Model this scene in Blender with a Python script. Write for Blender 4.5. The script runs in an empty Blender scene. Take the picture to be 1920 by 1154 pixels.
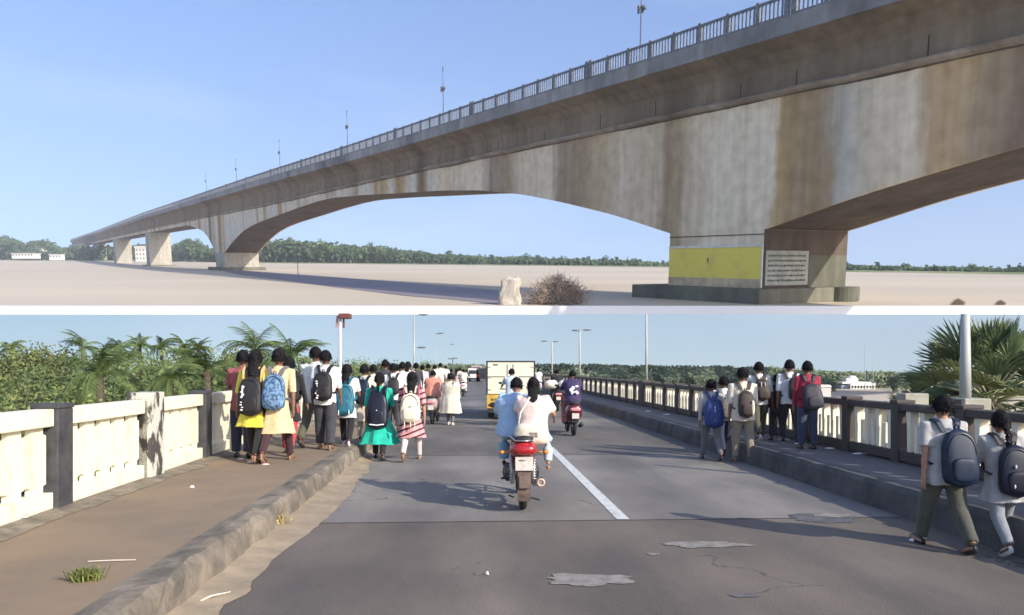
import bpy, bmesh, math, random
from mathutils import Vector, Matrix, noise
sc = bpy.context.scene
HAZE_D = .00014
col = sc.collection
R = math.radians
PI = math.pi
rnd = random.Random(7)

# ------------------------------------------------------------ camera, light, exposure
EYE = 1.65
FPX = 1500.0
cam_d = bpy.data.cameras.new('camera')
cam = bpy.data.objects.new('camera', cam_d)
col.objects.link(cam)
cam.location = (0, 0, EYE)
cam.rotation_euler = (R(90), 0, 0)
cam_d.sensor_width = 36
cam_d.lens = 36 * FPX / 1920
cam_d.shift_y = 113 / 1920
cam_d.clip_start = 0.1
cam_d.clip_end = 12000
sc.camera = cam

SKY0, SKY1, SKY2, SKY3 = (.80, .71, .63, 1), (.84, .74, .65, 1), (.90, .82, .80, 1), (.79, .81, .92, 1)
SUN_EL, SUN_H = R(27), Vector((0.77, -0.64, 0)).normalized()
world = bpy.data.worlds.new('World')
sc.world = world
world.use_nodes = True
wn, wl = world.node_tree.nodes, world.node_tree.links
bg = wn['Background']
sky = wn.new('ShaderNodeTexSky')
sky.sky_type = 'NISHITA'
sky.sun_disc = False
sky.sun_elevation = SUN_EL
sky.sun_rotation = math.atan2(SUN_H.x, SUN_H.y)
sky.air_density = 1.0
sky.dust_density = 1.6
sky.ozone_density = 2.5
tcw = wn.new('ShaderNodeTexCoord'); sxw = wn.new('ShaderNodeSeparateXYZ'); wl.new(tcw.outputs['Generated'], sxw.inputs[0])
zab = wn.new('ShaderNodeMath'); zab.operation = 'ABSOLUTE'; wl.new(sxw.outputs[2], zab.inputs[0])
zad = wn.new('ShaderNodeMath'); zad.operation = 'MULTIPLY_ADD'; zad.inputs[1].default_value = .9; zad.inputs[2].default_value = .13; wl.new(zab.outputs[0], zad.inputs[0])
cbw = wn.new('ShaderNodeCombineXYZ'); wl.new(sxw.outputs[0], cbw.inputs[0]); wl.new(sxw.outputs[1], cbw.inputs[1]); wl.new(zad.outputs[0], cbw.inputs[2])
nrm = wn.new('ShaderNodeVectorMath'); nrm.operation = 'NORMALIZE'; wl.new(cbw.outputs[0], nrm.inputs[0]); wl.new(nrm.outputs[0], sky.inputs[0])
rpw = wn.new('ShaderNodeValToRGB'); ew = rpw.color_ramp.elements
ew[0].position = 0.0; ew[0].color = SKY0; ew[1].position = 1.0; ew[1].color = SKY3
q = ew.new(.075); q.color = SKY1
q = ew.new(.13); q.color = SKY2
q = ew.new(.40); q.color = SKY3
wl.new(zab.outputs[0], rpw.inputs[0])
hs = wn.new('ShaderNodeMixRGB'); hs.blend_type = 'MULTIPLY'; hs.inputs[0].default_value = 1.0
wl.new(rpw.outputs[0], hs.inputs[2])
gn = wn.new('ShaderNodeVectorMath'); gn.operation = 'SCALE'; gn.inputs['Scale'].default_value = 1.45
wl.new(sky.outputs[0], gn.inputs[0]); wl.new(gn.outputs[0], hs.inputs[1])
# faint wisps of cloud
ncw = wn.new('ShaderNodeTexNoise'); ncw.inputs['Scale'].default_value = 2.2; ncw.inputs['Detail'].default_value = 5
mpw = wn.new('ShaderNodeMapping'); mpw.inputs['Scale'].default_value = (1, 1, 4); wl.new(tcw.outputs['Generated'], mpw.inputs[0]); wl.new(mpw.outputs[0], ncw.inputs['Vector'])
rcw = wn.new('ShaderNodeMapRange'); rcw.inputs[1].default_value = .5; rcw.inputs[2].default_value = .85; rcw.inputs[3].default_value = 0; rcw.inputs[4].default_value = .35; wl.new(ncw.outputs[0], rcw.inputs[0])
mcw = wn.new('ShaderNodeMixRGB'); mcw.inputs[2].default_value = (4.6, 5.2, 6.0, 1); wl.new(rcw.outputs[0], mcw.inputs[0]); wl.new(hs.outputs[0], mcw.inputs[1])
wl.new(mcw.outputs[0], bg.inputs[0])
bg.inputs[1].default_value = 0.12

sd = bpy.data.lights.new('sun', 'SUN')
sd.energy = 3.4
sd.angle = R(0.53)
sd.color = (1.0, 0.93, 0.82)
sun = bpy.data.objects.new('sun', sd)
col.objects.link(sun)
SUN_DIR = Vector((SUN_H.x * math.cos(SUN_EL), SUN_H.y * math.cos(SUN_EL), math.sin(SUN_EL)))
sun.rotation_euler = SUN_DIR.to_track_quat('Z', 'Y').to_euler()
sun.location = (60, -60, 80)

sc.view_settings.view_transform = 'Standard'
sc.view_settings.look = 'None'
sc.view_settings.gamma = 1.0
sc.view_settings.exposure = 0.82

# ------------------------------------------------------------ helpers
def tag(o, label=None, cat=None, group=None, kind=None):

    if label: o['label'] = label
    if cat: o['category'] = cat
    if group: o['group'] = group
    if kind: o['kind'] = kind
    return o

def empty(name, loc=(0, 0, 0), rz=0.0, mat=None):
    o = bpy.data.objects.new(name, None)
    col.objects.link(o)
    if mat is not None: o.matrix_world = mat
    else:
        o.location = loc
        o.rotation_euler = (0, 0, rz)
    o.empty_display_size = 0.2
    return o

def kids(o):
    return [c for c in bpy.data.objects if c.parent == o]

def copy_tree(o, loc=None, rz=None, scale=None, children=None):
    c = o.copy(); col.objects.link(c)
    for ch in (children if children is not None else kids(o)):
        d = ch.copy(); col.objects.link(d); d.parent = c
    if loc is not None: c.location = loc
    if rz is not None: c.rotation_euler = (0, 0, rz)
    if scale is not None: c.scale = (scale,) * 3 if not hasattr(scale, '__len__') else scale
    return c

def rotm(rx=0, ry=0, rz=0):
    return Matrix.Rotation(rz, 3, 'Z') @ Matrix.Rotation(ry, 3, 'Y') @ Matrix.Rotation(rx, 3, 'X')

class MB:
    """collects shapes for ONE mesh object"""
    def __init__(s): s.v = []; s.f = []
    def add(s, vs, fs):
        b = len(s.v); s.v += [tuple(v) for v in vs]; s.f += [tuple(i + b for i in f) for f in fs]; return s
    def box(s, c, d, rot=None, taper=1.0):
        x, y, z = d[0] / 2, d[1] / 2, d[2] / 2
        vs = []
        for k in (-1, 1):
            t = taper if k > 0 else 1.0
            for a, b in ((-1, -1), (1, -1), (1, 1), (-1, 1)):
                v = Vector((a * x * t, b * y * t, k * z))
                if rot is not None: v = rot @ v
                vs.append(v + Vector(c))
        return s.add(vs, [(3, 2, 1, 0), (4, 5, 6, 7), (0, 1, 5, 4), (1, 2, 6, 5), (2, 3, 7, 6), (3, 0, 4, 7)])
    def b2(s, lo, hi):
        return s.box([(lo[i] + hi[i]) / 2 for i in range(3)], [hi[i] - lo[i] for i in range(3)])
    def tube(s, pts, rad, n=8, cap=True, flat=1.0, up=None):
        pts = [Vector(p) for p in pts]
        if not hasattr(rad, '__len__'): rad = [rad] * len(pts)
        vs = []; fs = []
        ref = Vector(up) if up else None
        for i, p in enumerate(pts):
            t = (pts[min(i + 1, len(pts) - 1)] - pts[max(i - 1, 0)])
            if t.length < 1e-9: t = Vector((0, 0, 1))
            t.normalize()
            if ref is None: ref = Vector((0, 0, 1)) if abs(t.z) < .9 else Vector((0, 1, 0))
            a = t.cross(ref)
            if a.length < 1e-4: a = t.cross(Vector((1, 0.1, 0)))
            a.normalize(); b = t.cross(a).normalized()
            for k in range(n):
                w = 2 * PI * k / n
                vs.append(p + a * math.cos(w) * rad[i] + b * math.sin(w) * rad[i] * flat)
        for i in range(len(pts) - 1):
            for k in range(n):
                q = (k + 1) % n
                fs.append((i * n + k, i * n + q, (i + 1) * n + q, (i + 1) * n + k))
        if cap:
            fs.append(tuple(range(n - 1, -1, -1))); m = (len(pts) - 1) * n
            fs.append(tuple(range(m, m + n)))
        return s.add(vs, fs)
    def loft(s, rings, cap=True, closed=True):
        n = len(rings[0]); vs = [v for r in rings for v in r]; fs = []
        for i in range(len(rings) - 1):
            for k in range(n if closed else n - 1):
                q = (k + 1) % n
                fs.append((i * n + k, i * n + q, (i + 1) * n + q, (i + 1) * n + k))
        if cap:
            fs.append(tuple(range(n - 1, -1, -1))); m = (len(rings) - 1) * n
            fs.append(tuple(range(m, m + n)))
        return s.add(vs, fs)
    def ell(s, c, r, nu=16, nv=10, rot=None, p=1.0):
        sg = lambda a: math.copysign(abs(a) ** p, a)
        vs = [];
        for j in range(1, nv):
            th = PI * j / nv
            for i in range(nu):
                ph = 2 * PI * i / nu
                v = Vector((r[0] * sg(math.sin(th)) * sg(math.cos(ph)), r[1] * sg(math.sin(th)) * sg(math.sin(ph)), r[2] * sg(math.cos(th))))
                if rot is not None: v = rot @ v
                vs.append(v + Vector(c))
        t = Vector((0, 0, r[2])); bt = Vector((0, 0, -r[2]))
        if rot is not None: t = rot @ t; bt = rot @ bt
        vs += [t + Vector(c), bt + Vector(c)]
        fs = []
        for j in range(nv - 2):
            for i in range(nu):
                q = (i + 1) % nu
                fs.append((j * nu + i, (j + 1) * nu + i, (j + 1) * nu + q, j * nu + q))
        T = len(vs) - 2
        for i in range(nu):
            q = (i + 1) % nu
            fs.append((T, i, q)); fs.append((T + 1, (nv - 2) * nu + q, (nv - 2) * nu + i))
        return s.add(vs, fs)
    def prism(s, poly, axis, a, b):
        """poly: 2D points; axis: 0/1/2 the extrusion axis"""
        def P(u, w, t):
            return {0: (t, u, w), 1: (u, t, w), 2: (u, w, t)}[axis]
        n = len(poly)
        vs = [P(u, w, a) for u, w in poly] + [P(u, w, b) for u, w in poly]
        fs = [tuple(range(n - 1, -1, -1)), tuple(range(n, 2 * n))]
        fs += [(i, (i + 1) % n, n + (i + 1) % n, n + i) for i in range(n)]
        return s.add(vs, fs)
    def torus(s, c, Rr, r, axis='X', n=32, m=10, flat=1.0):
        vs = []
        for i in range(n):
            a = 2 * PI * i / n
            for k in range(m):
                b = 2 * PI * k / m
                rr = Rr + r * math.cos(b); h = r * math.sin(b) * flat
                v = (h, rr * math.cos(a), rr * math.sin(a)) if axis == 'X' else (rr * math.cos(a), rr * math.sin(a), h)
                vs.append(Vector(v) + Vector(c))
        fs = [(i * m + k, i * m + (k + 1) % m, ((i + 1) % n) * m + (k + 1) % m, ((i + 1) % n) * m + k) for i in range(n) for k in range(m)]
        return s.add(vs, fs)
    def mesh(s, name):
        me = bpy.data.meshes.new(name)
        me.from_pydata(s.v, [], s.f)
        bm = bmesh.new(); bm.from_mesh(me)
        bmesh.ops.recalc_face_normals(bm, faces=bm.faces)
        bm.to_mesh(me); bm.free()
        return me
    def build(s, name, mat, parent=None, smooth=False, bevel=0, recalc=True, seg=2):
        if recalc: me = s.mesh(name)
        else:
            me = bpy.data.meshes.new(name); me.from_pydata(s.v, [], s.f)
        o = bpy.data.objects.new(name, me)
        me.materials.append(mat)
        col.objects.link(o)
        if parent is not None: o.parent = parent
        if smooth:
            for p in me.polygons: p.use_smooth = True
        if bevel:
            m = o.modifiers.new('bevel', 'BEVEL'); m.width = bevel; m.segments = seg; m.limit_method = 'ANGLE'; m.angle_limit = R(35)
        return o

# ------------------------------------------------------------ materials
_mats = {}
def nodes_of(name):
    m = bpy.data.materials.new(name); m.use_nodes = True
    nt = m.node_tree; b = nt.nodes['Principled BSDF']
    return m, nt, b

def mat(name, c, rough=0.7, var=0.12, scale=6.0, bump=0.0, bscale=None, metal=0.0, c2=None, spec=0.4, detail=5.0, sheen=0.0, stretch=None, ramp=(0.35, 0.65)):
    """one colour broken up by noise towards c2 (or a darker/lighter tone)"""
    if name in _mats: return _mats[name]
    m, nt, b = nodes_of(name)
    L = nt.links; N = nt.nodes
    tc = N.new('ShaderNodeTexCoord'); src = tc.outputs['Object']
    if stretch:
        mp = N.new('ShaderNodeMapping'); mp.inputs['Scale'].default_value = stretch
        L.new(src, mp.inputs[0]); src = mp.outputs[0]
    no = N.new('ShaderNodeTexNoise'); no.inputs['Scale'].default_value = scale; no.inputs['Detail'].default_value = detail
    no.inputs['Roughness'].default_value = 0.62
    L.new(src, no.inputs['Vector'])
    rp = N.new('ShaderNodeValToRGB'); e = rp.color_ramp.elements
    if c2 is None:
        a = [x * (1 - var) for x in c]; z = [min(1, x * (1 + var)) for x in c]
    else: a, z = c2, c
    e[0].position = ramp[0]; e[0].color = (*a[:3], 1); e[1].position = ramp[1]; e[1].color = (*z[:3], 1)
    L.new(no.outputs[0], rp.inputs[0]); L.new(rp.outputs[0], b.inputs['Base Color'])
    b.inputs['Roughness'].default_value = rough; b.inputs['Metallic'].default_value = metal
    b.inputs['Specular IOR Level'].default_value = spec
    if sheen: b.inputs['Sheen Weight'].default_value = sheen
    if bump:
        n2 = N.new('ShaderNodeTexNoise'); n2.inputs['Scale'].default_value = bscale or scale * 4; n2.inputs['Detail'].default_value = 6
        L.new(src, n2.inputs['Vector'])
        bu = N.new('ShaderNodeBump'); bu.inputs['Strength'].default_value = 0.6; bu.inputs['Distance'].default_value = bump
        L.new(n2.outputs[0], bu.inputs['Height']); L.new(bu.outputs[0], b.inputs['Normal'])
    _mats[name] = m
    return m

def leaf_mat(name, dark, light, trans=0.25, scale=0.6):
    if name in _mats: return _mats[name]
    m, nt, b = nodes_of(name); N = nt.nodes; L = nt.links
    tc = N.new('ShaderNodeTexCoord'); no = N.new('ShaderNodeTexNoise'); no.inputs['Scale'].default_value = scale; no.inputs['Detail'].default_value = 4
    L.new(tc.outputs['Object'], no.inputs['Vector'])
    rp = N.new('ShaderNodeValToRGB'); e = rp.color_ramp.elements
    e[0].position = .34; e[0].color = (*dark, 1); e[1].position = .68; e[1].color = (*light, 1)
    oi = N.new('ShaderNodeObjectInfo'); mx = N.new('ShaderNodeHueSaturation')
    mr = N.new('ShaderNodeMapRange'); mr.inputs[3].default_value = .75; mr.inputs[4].default_value = 1.25
    L.new(oi.outputs['Random'], mr.inputs[0]); L.new(mr.outputs[0], mx.inputs['Value'])
    L.new(no.outputs[0], rp.inputs[0]); L.new(rp.outputs[0], mx.inputs['Color']); L.new(mx.outputs[0], b.inputs['Base Color'])
    b.inputs['Roughness'].default_value = .65; b.inputs['Specular IOR Level'].default_value = .25
    tr = N.new('ShaderNodeBsdfTranslucent'); ad = N.new('ShaderNodeMixShader'); ad.inputs[0].default_value = trans
    L.new(mx.outputs[0], tr.inputs[0]); L.new(b.outputs[0], ad.inputs[1]); L.new(tr.outputs[0], ad.inputs[2])
    L.new(ad.outputs[0], N['Material Output'].inputs[0])
    _mats[name] = m
    return m

# ------------------------------------------------------------ trees (meshes shared by copies)
def crown_mesh(mb, cx, cz, rx, rz, n_clump, per, leaf, rg, drop=0.0):
    """clumps of small leaf faces spread through an uneven crown volume"""
    cl = []
    for _ in range(n_clump):
        while True:
            p = Vector((rg.uniform(-1, 1), rg.uniform(-1, 1), rg.uniform(-1, 1)))
            if .35 < p.length < 1: break
        k = 0.75 + .35 * noise.noise(p * 2.3 + Vector((rg.random() * 3, 0, 0)))
        cl.append((Vector((cx + p.x * rx * k, p.y * rx * k, cz + p.z * rz * k)), rg.uniform(.16, .32) * rx))
    for c, r in cl:
        for _ in range(per):
            d = Vector((rg.gauss(0, 1), rg.gauss(0, 1), rg.gauss(0, .8))); d = d * (r * .5)
            p = c + d
            a = Vector((rg.gauss(0, 1), rg.gauss(0, 1), rg.gauss(0, .6) + drop)).normalized()
            b = a.cross(Vector((rg.gauss(0, 1), rg.gauss(0, 1), rg.gauss(0, 1)))).normalized()
            L = leaf * rg.uniform(.6, 1.3); W = L * .5
            mb.add([p - a * L * .5, p + b * W * .5, p + a * L * .5, p - b * W * .5], [(0, 1, 2, 3)])

def trunk_mesh(mb, h, r, rx, rg, limbs=6):
    pts = [Vector((0, 0, -.3))]; x = y = 0
    for i in range(1, 6):
        x += rg.uniform(-.04, .04) * h; y += rg.uniform(-.04, .04) * h
        pts.append(Vector((x, y, h * .75 * i / 5)))
    mb.tube(pts, [r * (1.15 - .8 * i / 5) for i in range(6)], 8)
    for k in range(limbs):
        b = pts[rg.randint(2, 4)]; a = rg.uniform(0, 2 * PI)
        e = b + Vector((math.cos(a) * rx * .75, math.sin(a) * rx * .75, rg.uniform(.15, .35) * h))
        mid = (b + e) / 2 + Vector((0, 0, .04 * h))
        mb.tube([b, mid, e], [r * .45, r * .28, r * .1], 5)

BARK = mat('bark', (.12, .09, .065), .9, c2=(.05, .04, .03), scale=8, bump=.02)
def make_tree(name, h, rx, rz, leafm, n_clump, per, leaf, seed, loc=(0, 0, 0), cz=None):
    rg = random.Random(seed)
    t = empty(name, loc)
    mb = MB(); trunk_mesh(mb, h, h * .022 + .03, rx, rg); mb.build('trunk', BARK, t, smooth=True)
    mb = MB(); crown_mesh(mb, 0, cz if cz else h - rz, rx, rz, n_clump, per, leaf, rg)
    mb.build('crown', leafm, t, recalc=False)
    return t
# ============================================================ THE RIVER CROSSING SEEN FROM THE SAND
# This terrain is one tilted sheet of land: frame U has its own level ground and its origin at eye height.
TH = math.atan(200 / FPX)
UT = Matrix.Translation((0, 0, EYE)) @ Matrix.Rotation(TH, 4, 'X')
H_U = 8.6
D0 = 155.0
AX = Vector((-0.51117, 0.85948, 0))          # the bridge's axis
NF = Vector((0.85948, 0.51117, 0))           # away from us, across the bridge
BR = UT @ Matrix(((AX.x, NF.x, 0, 0), (AX.y, NF.y, 0, 0), (0, 0, 1, 0), (0, 0, 0, 1)))   # bridge frame: x along, y across, z up

def lerp(tab, x):
    if x <= tab[0][0]: return tab[0][1]
    for (a, b), (c, d) in zip(tab, tab[1:]):
        if x <= c: return b + (d - b) * (x - a) / (c - a)
    return tab[-1][1]
def smooth_lerp(tab, x, w):
    return sum(lerp(tab, x + k * w) for k in (-1, -.5, 0, .5, 1)) / 5

RAIL_T = [(-200, 47.3), (110, 47.9), (200, 48.6), (290, 49.2), (350, 49.9), (480, 52.0), (527, 52.6), (773, 55.3), (1095, 58.9), (1881, 63.4), (3300, 76)]
CORB_T = [(-200, 31.4), (113, 32), (200, 32.9), (346, 34), (506, 34.2), (640, 35.5), (1100, 39), (2000, 44), (3300, 57)]
zr = lambda s: smooth_lerp(RAIL_T, s, 40)
zc = lambda s: smooth_lerp(CORB_T, s, 40)
PIERS = [(-430, -402), (113.4, 141.1), (640, 674), (1094, 1126), (1560, 1600), (2112, 2160), (2700, 2750)]
ARCH = [(0, 0), (21, 5.2), (45, 9.9), (65, 13.3), (91, 16.4), (119, 18.4), (160, 20.4), (200, 22.4), (235, 23.7), (265, 24)]
def zb(s):
    """underside of the box girder: haunched at the piers"""
    best = 1e9; low = 1e9
    for a, b in PIERS[:3]:
        d = 0 if a <= s <= b else min(abs(s - a), abs(s - b))
        if d < best: best = d
    rise = max(0, zc(s) - 34)
    if s > 674: best = (s - 674) * 1.9
    return min(6.3 + smooth_lerp(ARCH, best, 5 if best > 6 else 0.01) + rise * min(1, best / 60), zc(s) - 3.4)

# land height in U
SH = [(0, 1900, 2.4), (300, 1850, 0), (400, 1350, -1.6), (500, 1200, -2.6), (900, 1100, -5.4), (1250, 900, -6.8), (1600, 600, -7.9), (1920, 500, -8.1)]
def shore(tan):
    px = 960 + tan * 1513
    return lerp([(a, b) for a, b, c in SH], px), lerp([(a, c) for a, b, c in SH], px)
def zland(x, y):
    Ys, Zs = shore(x / max(y, 1))
    return -H_U + (Zs + H_U) * min(1.4, (y / Ys)) ** 2

# ---- concrete of the old bridge
def bridge_mat(name, cols, dark=1.0, stations_=None):
    m, nt, b = nodes_of(name); N = nt.nodes; L = nt.links
    tc = N.new('ShaderNodeTexCoord')
    mp = N.new('ShaderNodeMapping'); mp.inputs['Scale'].default_value = (.045, .045, .0035)
    L.new(tc.outputs['Object'], mp.inputs[0])
    n1 = N.new('ShaderNodeTexNoise'); n1.inputs['Scale'].default_value = 1.0; n1.inputs['Detail'].default_value = 3.5; n1.inputs['Roughness'].default_value = .5
    L.new(mp.outputs[0], n1.inputs['Vector'])
    rp = N.new('ShaderNodeValToRGB'); rp.color_ramp.elements.remove(rp.color_ramp.elements[0])
    el = rp.color_ramp.elements
    for i, (p, c) in enumerate(cols):
        e = el[0] if i == 0 else el.new(p)
        e.position = p; e.color = (*[k * dark for k in c], 1)
    L.new(n1.outputs[0], rp.inputs[0])
    base = rp.outputs[0]
    if stations_:      # the stained and the clean bays, metre by metre along the near spans
        sx = N.new('ShaderNodeSeparateXYZ'); L.new(tc.outputs['Object'], sx.inputs[0])
        nw = N.new('ShaderNodeTexNoise'); nw.inputs['Scale'].default_value = .16; nw.inputs['Detail'].default_value = 4
        mw = N.new('ShaderNodeMapping'); mw.inputs['Scale'].default_value = (1, 1, .22); L.new(tc.outputs['Object'], mw.inputs[0]); L.new(mw.outputs[0], nw.inputs['Vector'])
        m1 = N.new('ShaderNodeMath'); m1.operation = 'MULTIPLY_ADD'; L.new(nw.outputs[0], m1.inputs[0]); m1.inputs[1].default_value = 13; L.new(sx.outputs[0], m1.inputs[2])
        mr = N.new('ShaderNodeMapRange'); mr.inputs[1].default_value = 60 + 6.5; mr.inputs[2].default_value = 270 + 6.5; L.new(m1.outputs[0], mr.inputs[0])
        r5 = N.new('ShaderNodeValToRGB'); r5.color_ramp.elements.remove(r5.color_ramp.elements[0])
        for i, (s_, c) in enumerate(stations_):
            q = (s_ - 60) / 210; e = r5.color_ramp.elements[0] if i == 0 else r5.color_ramp.elements.new(q); e.position = q; e.color = (*c, 1)
        L.new(mr.outputs[0], r5.inputs[0])
        far = N.new('ShaderNodeMath'); far.operation = 'GREATER_THAN'; far.inputs[1].default_value = 265; L.new(sx.outputs[0], far.inputs[0])
        mf = N.new('ShaderNodeMixRGB'); L.new(far.outputs[0], mf.inputs[0]); L.new(r5.outputs[0], mf.inputs[1]); L.new(rp.outputs[0], mf.inputs[2]); base = mf.outputs[0]
    mp2 = N.new('ShaderNodeMapping'); mp2.inputs['Scale'].default_value = (.5, .5, .03); L.new(tc.outputs['Object'], mp2.inputs[0])
    n2 = N.new('ShaderNodeTexNoise'); n2.inputs['Scale'].default_value = 1.0; n2.inputs['Detail'].default_value = 6; L.new(mp2.outputs[0], n2.inputs['Vector'])
    r2 = N.new('ShaderNodeValToRGB'); r2.color_ramp.elements[0].position = .3; r2.color_ramp.elements[0].color = (.80, .75, .69, 1); r2.color_ramp.elements[1].position = .6; r2.color_ramp.elements[1].color = (1, 1, 1, 1)
    L.new(n2.outputs[0], r2.inputs[0])
    mx = N.new('ShaderNodeMixRGB'); mx.blend_type = 'MULTIPLY'; mx.inputs[0].default_value = .8
    L.new(base, mx.inputs[1]); L.new(r2.outputs[0], mx.inputs[2])
    n3 = N.new('ShaderNodeTexNoise'); n3.inputs['Scale'].default_value = .35; n3.inputs['Detail'].default_value = 8; L.new(tc.outputs['Object'], n3.inputs['Vector'])
    r3 = N.new('ShaderNodeValToRGB'); r3.color_ramp.elements[0].position = .3; r3.color_ramp.elements[0].color = (.8, .78, .76, 1); r3.color_ramp.elements[1].position = .62; r3.color_ramp.elements[1].color = (1.0, 1.0, 1.0, 1)
    L.new(n3.outputs[0], r3.inputs[0])
    m2 = N.new('ShaderNodeMixRGB'); m2.blend_type = 'MULTIPLY'; m2.inputs[0].default_value = 1
    L.new(mx.outputs[0], m2.inputs[1]); L.new(r3.outputs[0], m2.inputs[2])
    L.new(m2.outputs[0], b.inputs['Base Color'])
    b.inputs['Roughness'].default_value = .9; b.inputs['Specular IOR Level'].default_value = .2
    bu = N.new('ShaderNodeBump'); bu.inputs['Distance'].default_value = .12; bu.inputs['Strength'].default_value = .5
    L.new(n3.outputs[0], bu.inputs['Height']); L.new(bu.outputs[0], b.inputs['Normal'])
    return m
_pg, _pt, _or, _br, _db = (.88, .755, .575), (.76, .63, .46), (.66, .47, .27), (.46, .345, .225), (.28, .20, .14)
STAINS = [(64, _db), (71, _br), (74.5, _or), (79.5, (.62, .42, .24)), (82, _pg), (89, _pg), (96.5, (.56, .52, .44)), (100, _br), (107.5, (.48, .34, .18)), (110.5, (.62, .44, .22)), (112.5, _pg), (129, _pg), (135, _pt), (139, (.50, .38, .24)), (143, _br), (148, _pt), (162, _pt), (170, (.60, .46, .29)), (175, _br), (186, (.42, .32, .22)), (190, _pg), (208, _pt), (214, _br), (226, (.42, .33, .25)), (232, _pg), (255, _pt), (268, _pg)]
WEB = bridge_mat('stained_concrete', [(.27, (.27, .18, .11)), (.35, (.50, .40, .29)), (.43, (.76, .69, .58)), (.55, (.74, .70, .61)), (.60, (.66, .50, .30)), (.66, (.42, .29, .16)), (.72, (.62, .50, .36)), (.80, (.74, .68, .58))], 1.0, STAINS)
TOPC = bridge_mat('stained_shaded_concrete', [(.3, (.17, .13, .09)), (.5, (.31, .24, .17)), (.7, (.20, .155, .11))], 1.0)  # darker than the web: staining plus the overhang's shade, both in the colour
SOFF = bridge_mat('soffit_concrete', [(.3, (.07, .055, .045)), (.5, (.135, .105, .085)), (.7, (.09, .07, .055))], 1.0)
FASC = bridge_mat('fascia_concrete', [(.3, (.17, .17, .18)), (.5, (.36, .36, .37)), (.7, (.22, .22, .23))], 1.0)
RAILM = mat('railing_paint', (.20, .22, .26), .7, scale=1.5, c2=(.10, .11, .13))
FOOT = bridge_mat('footing_concrete', [(.3, (.11, .11, .085)), (.5, (.20, .20, .155)), (.7, (.14, .135, .11))], 1.0)
DULLG = bridge_mat('dull_green_concrete', [(.3, (.085, .09, .07)), (.5, (.15, .155, .12)), (.7, (.11, .11, .085))], 1.0)  # darker, greener tone than the footing
PALEP = bridge_mat('pier_concrete', [(.3, (.36, .34, .28)), (.5, (.50, .48, .41)), (.7, (.42, .39, .33))], 1.0)

bridge = empty('river_bridge', mat=BR)
tag(bridge, 'long concrete box girder bridge with haunched arches and stained sides over the river sand', 'bridge')
S0, S1 = 12.0, 3300.0
def stations():
    s = S0; out = []
    while s < S1:
        out.append(s); s += 3.5 if s < 700 else 12
    out.append(S1)
    for a, b in PIERS: out += [q for q in (a, b) if S0 < q < S1]
    return sorted(set(out))
ST = stations()
YN, YF = 126.0, 151.7           # near and far web planes
OV = 5.0                        # overhang of the deck
# webs
for y, nm in ((YN, 'girder_side'), (YF, 'girder_side')):
    t = .7 if y == YN else -.7
    mb = MB()
    mb.loft([[(s, y, zb(s)), (s, y, zc(s)), (s, y + t, zc(s)), (s, y + t, zb(s))] for s in ST])
    mb.build(nm, WEB, bridge)
# soffit
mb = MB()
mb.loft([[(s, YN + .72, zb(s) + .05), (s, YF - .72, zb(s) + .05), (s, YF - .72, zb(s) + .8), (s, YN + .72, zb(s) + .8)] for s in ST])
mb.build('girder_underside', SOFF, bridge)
# upper band: web top, haunch of the cantilever and the deck slab
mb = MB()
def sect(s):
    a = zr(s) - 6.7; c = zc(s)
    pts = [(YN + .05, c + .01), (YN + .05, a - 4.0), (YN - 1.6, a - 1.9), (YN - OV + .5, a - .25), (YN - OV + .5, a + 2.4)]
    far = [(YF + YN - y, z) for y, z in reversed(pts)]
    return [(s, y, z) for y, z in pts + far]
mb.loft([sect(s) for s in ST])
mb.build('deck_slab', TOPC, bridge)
# formwork joints on the upper band
mb = MB(); rg = random.Random(3); s = 60
while s < 420:
    mb.b2((s, YN - .0, zc(s) + .6), (s + .22, YN + .049, zr(s) - 11.2 - rg.random() * 2)); s += rg.choice((14, 21, 9, 26))
mb.build('formwork_joint', mat('joint_dark', (.05, .04, .035), .9), bridge)
# corbel ledge
mb = MB(); rg = random.Random(5)
def ledge(s):
    j = .35 * noise.noise(Vector((s * .11, 0, 0))); w = 1.7 + .7 * noise.noise(Vector((s * .07, 5, 0))); z = zc(s) + j
    return [(s, YN - w, z + .15), (s, YN + .03, z + .75), (s, YN + .03, z - .6), (s, YN - w * .6, z - .35)]
mb.loft([ledge(s) for s in ST]); mb.build('ledge', bridge_mat('ledge_concrete', [(.3, (.24, .20, .17)), (.5, (.5, .45, .40)), (.7, (.3, .25, .21))]), bridge)
# dark line under the ledge: stain and the ledge's shade painted on
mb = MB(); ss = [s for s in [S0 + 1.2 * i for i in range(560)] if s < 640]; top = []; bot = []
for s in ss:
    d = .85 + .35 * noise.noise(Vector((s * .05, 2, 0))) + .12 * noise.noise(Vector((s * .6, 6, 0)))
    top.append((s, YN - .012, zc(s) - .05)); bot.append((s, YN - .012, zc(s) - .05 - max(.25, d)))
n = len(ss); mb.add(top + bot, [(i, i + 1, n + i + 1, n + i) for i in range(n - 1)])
mb.build('ledge_stain_shade', bridge_mat('stain_and_shade', [(.3, (.10, .075, .055)), (.5, (.19, .145, .105)), (.7, (.12, .09, .07))]), bridge)
# fascia
for sgn, y in ((1, YN - OV), (-1, YF + OV)):
    mb = MB()
    mb.loft([[(s, y, zr(s) - 6.9 + .25 * noise.noise(Vector((s * .3, 1, 0)))), (s, y, zr(s) - 3.75), (s, y + sgn * .48, zr(s) - 3.75), (s, y + sgn * .48, zr(s) - 6.9)] for s in ST])
    mb.build('fascia', FASC, bridge)
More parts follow.
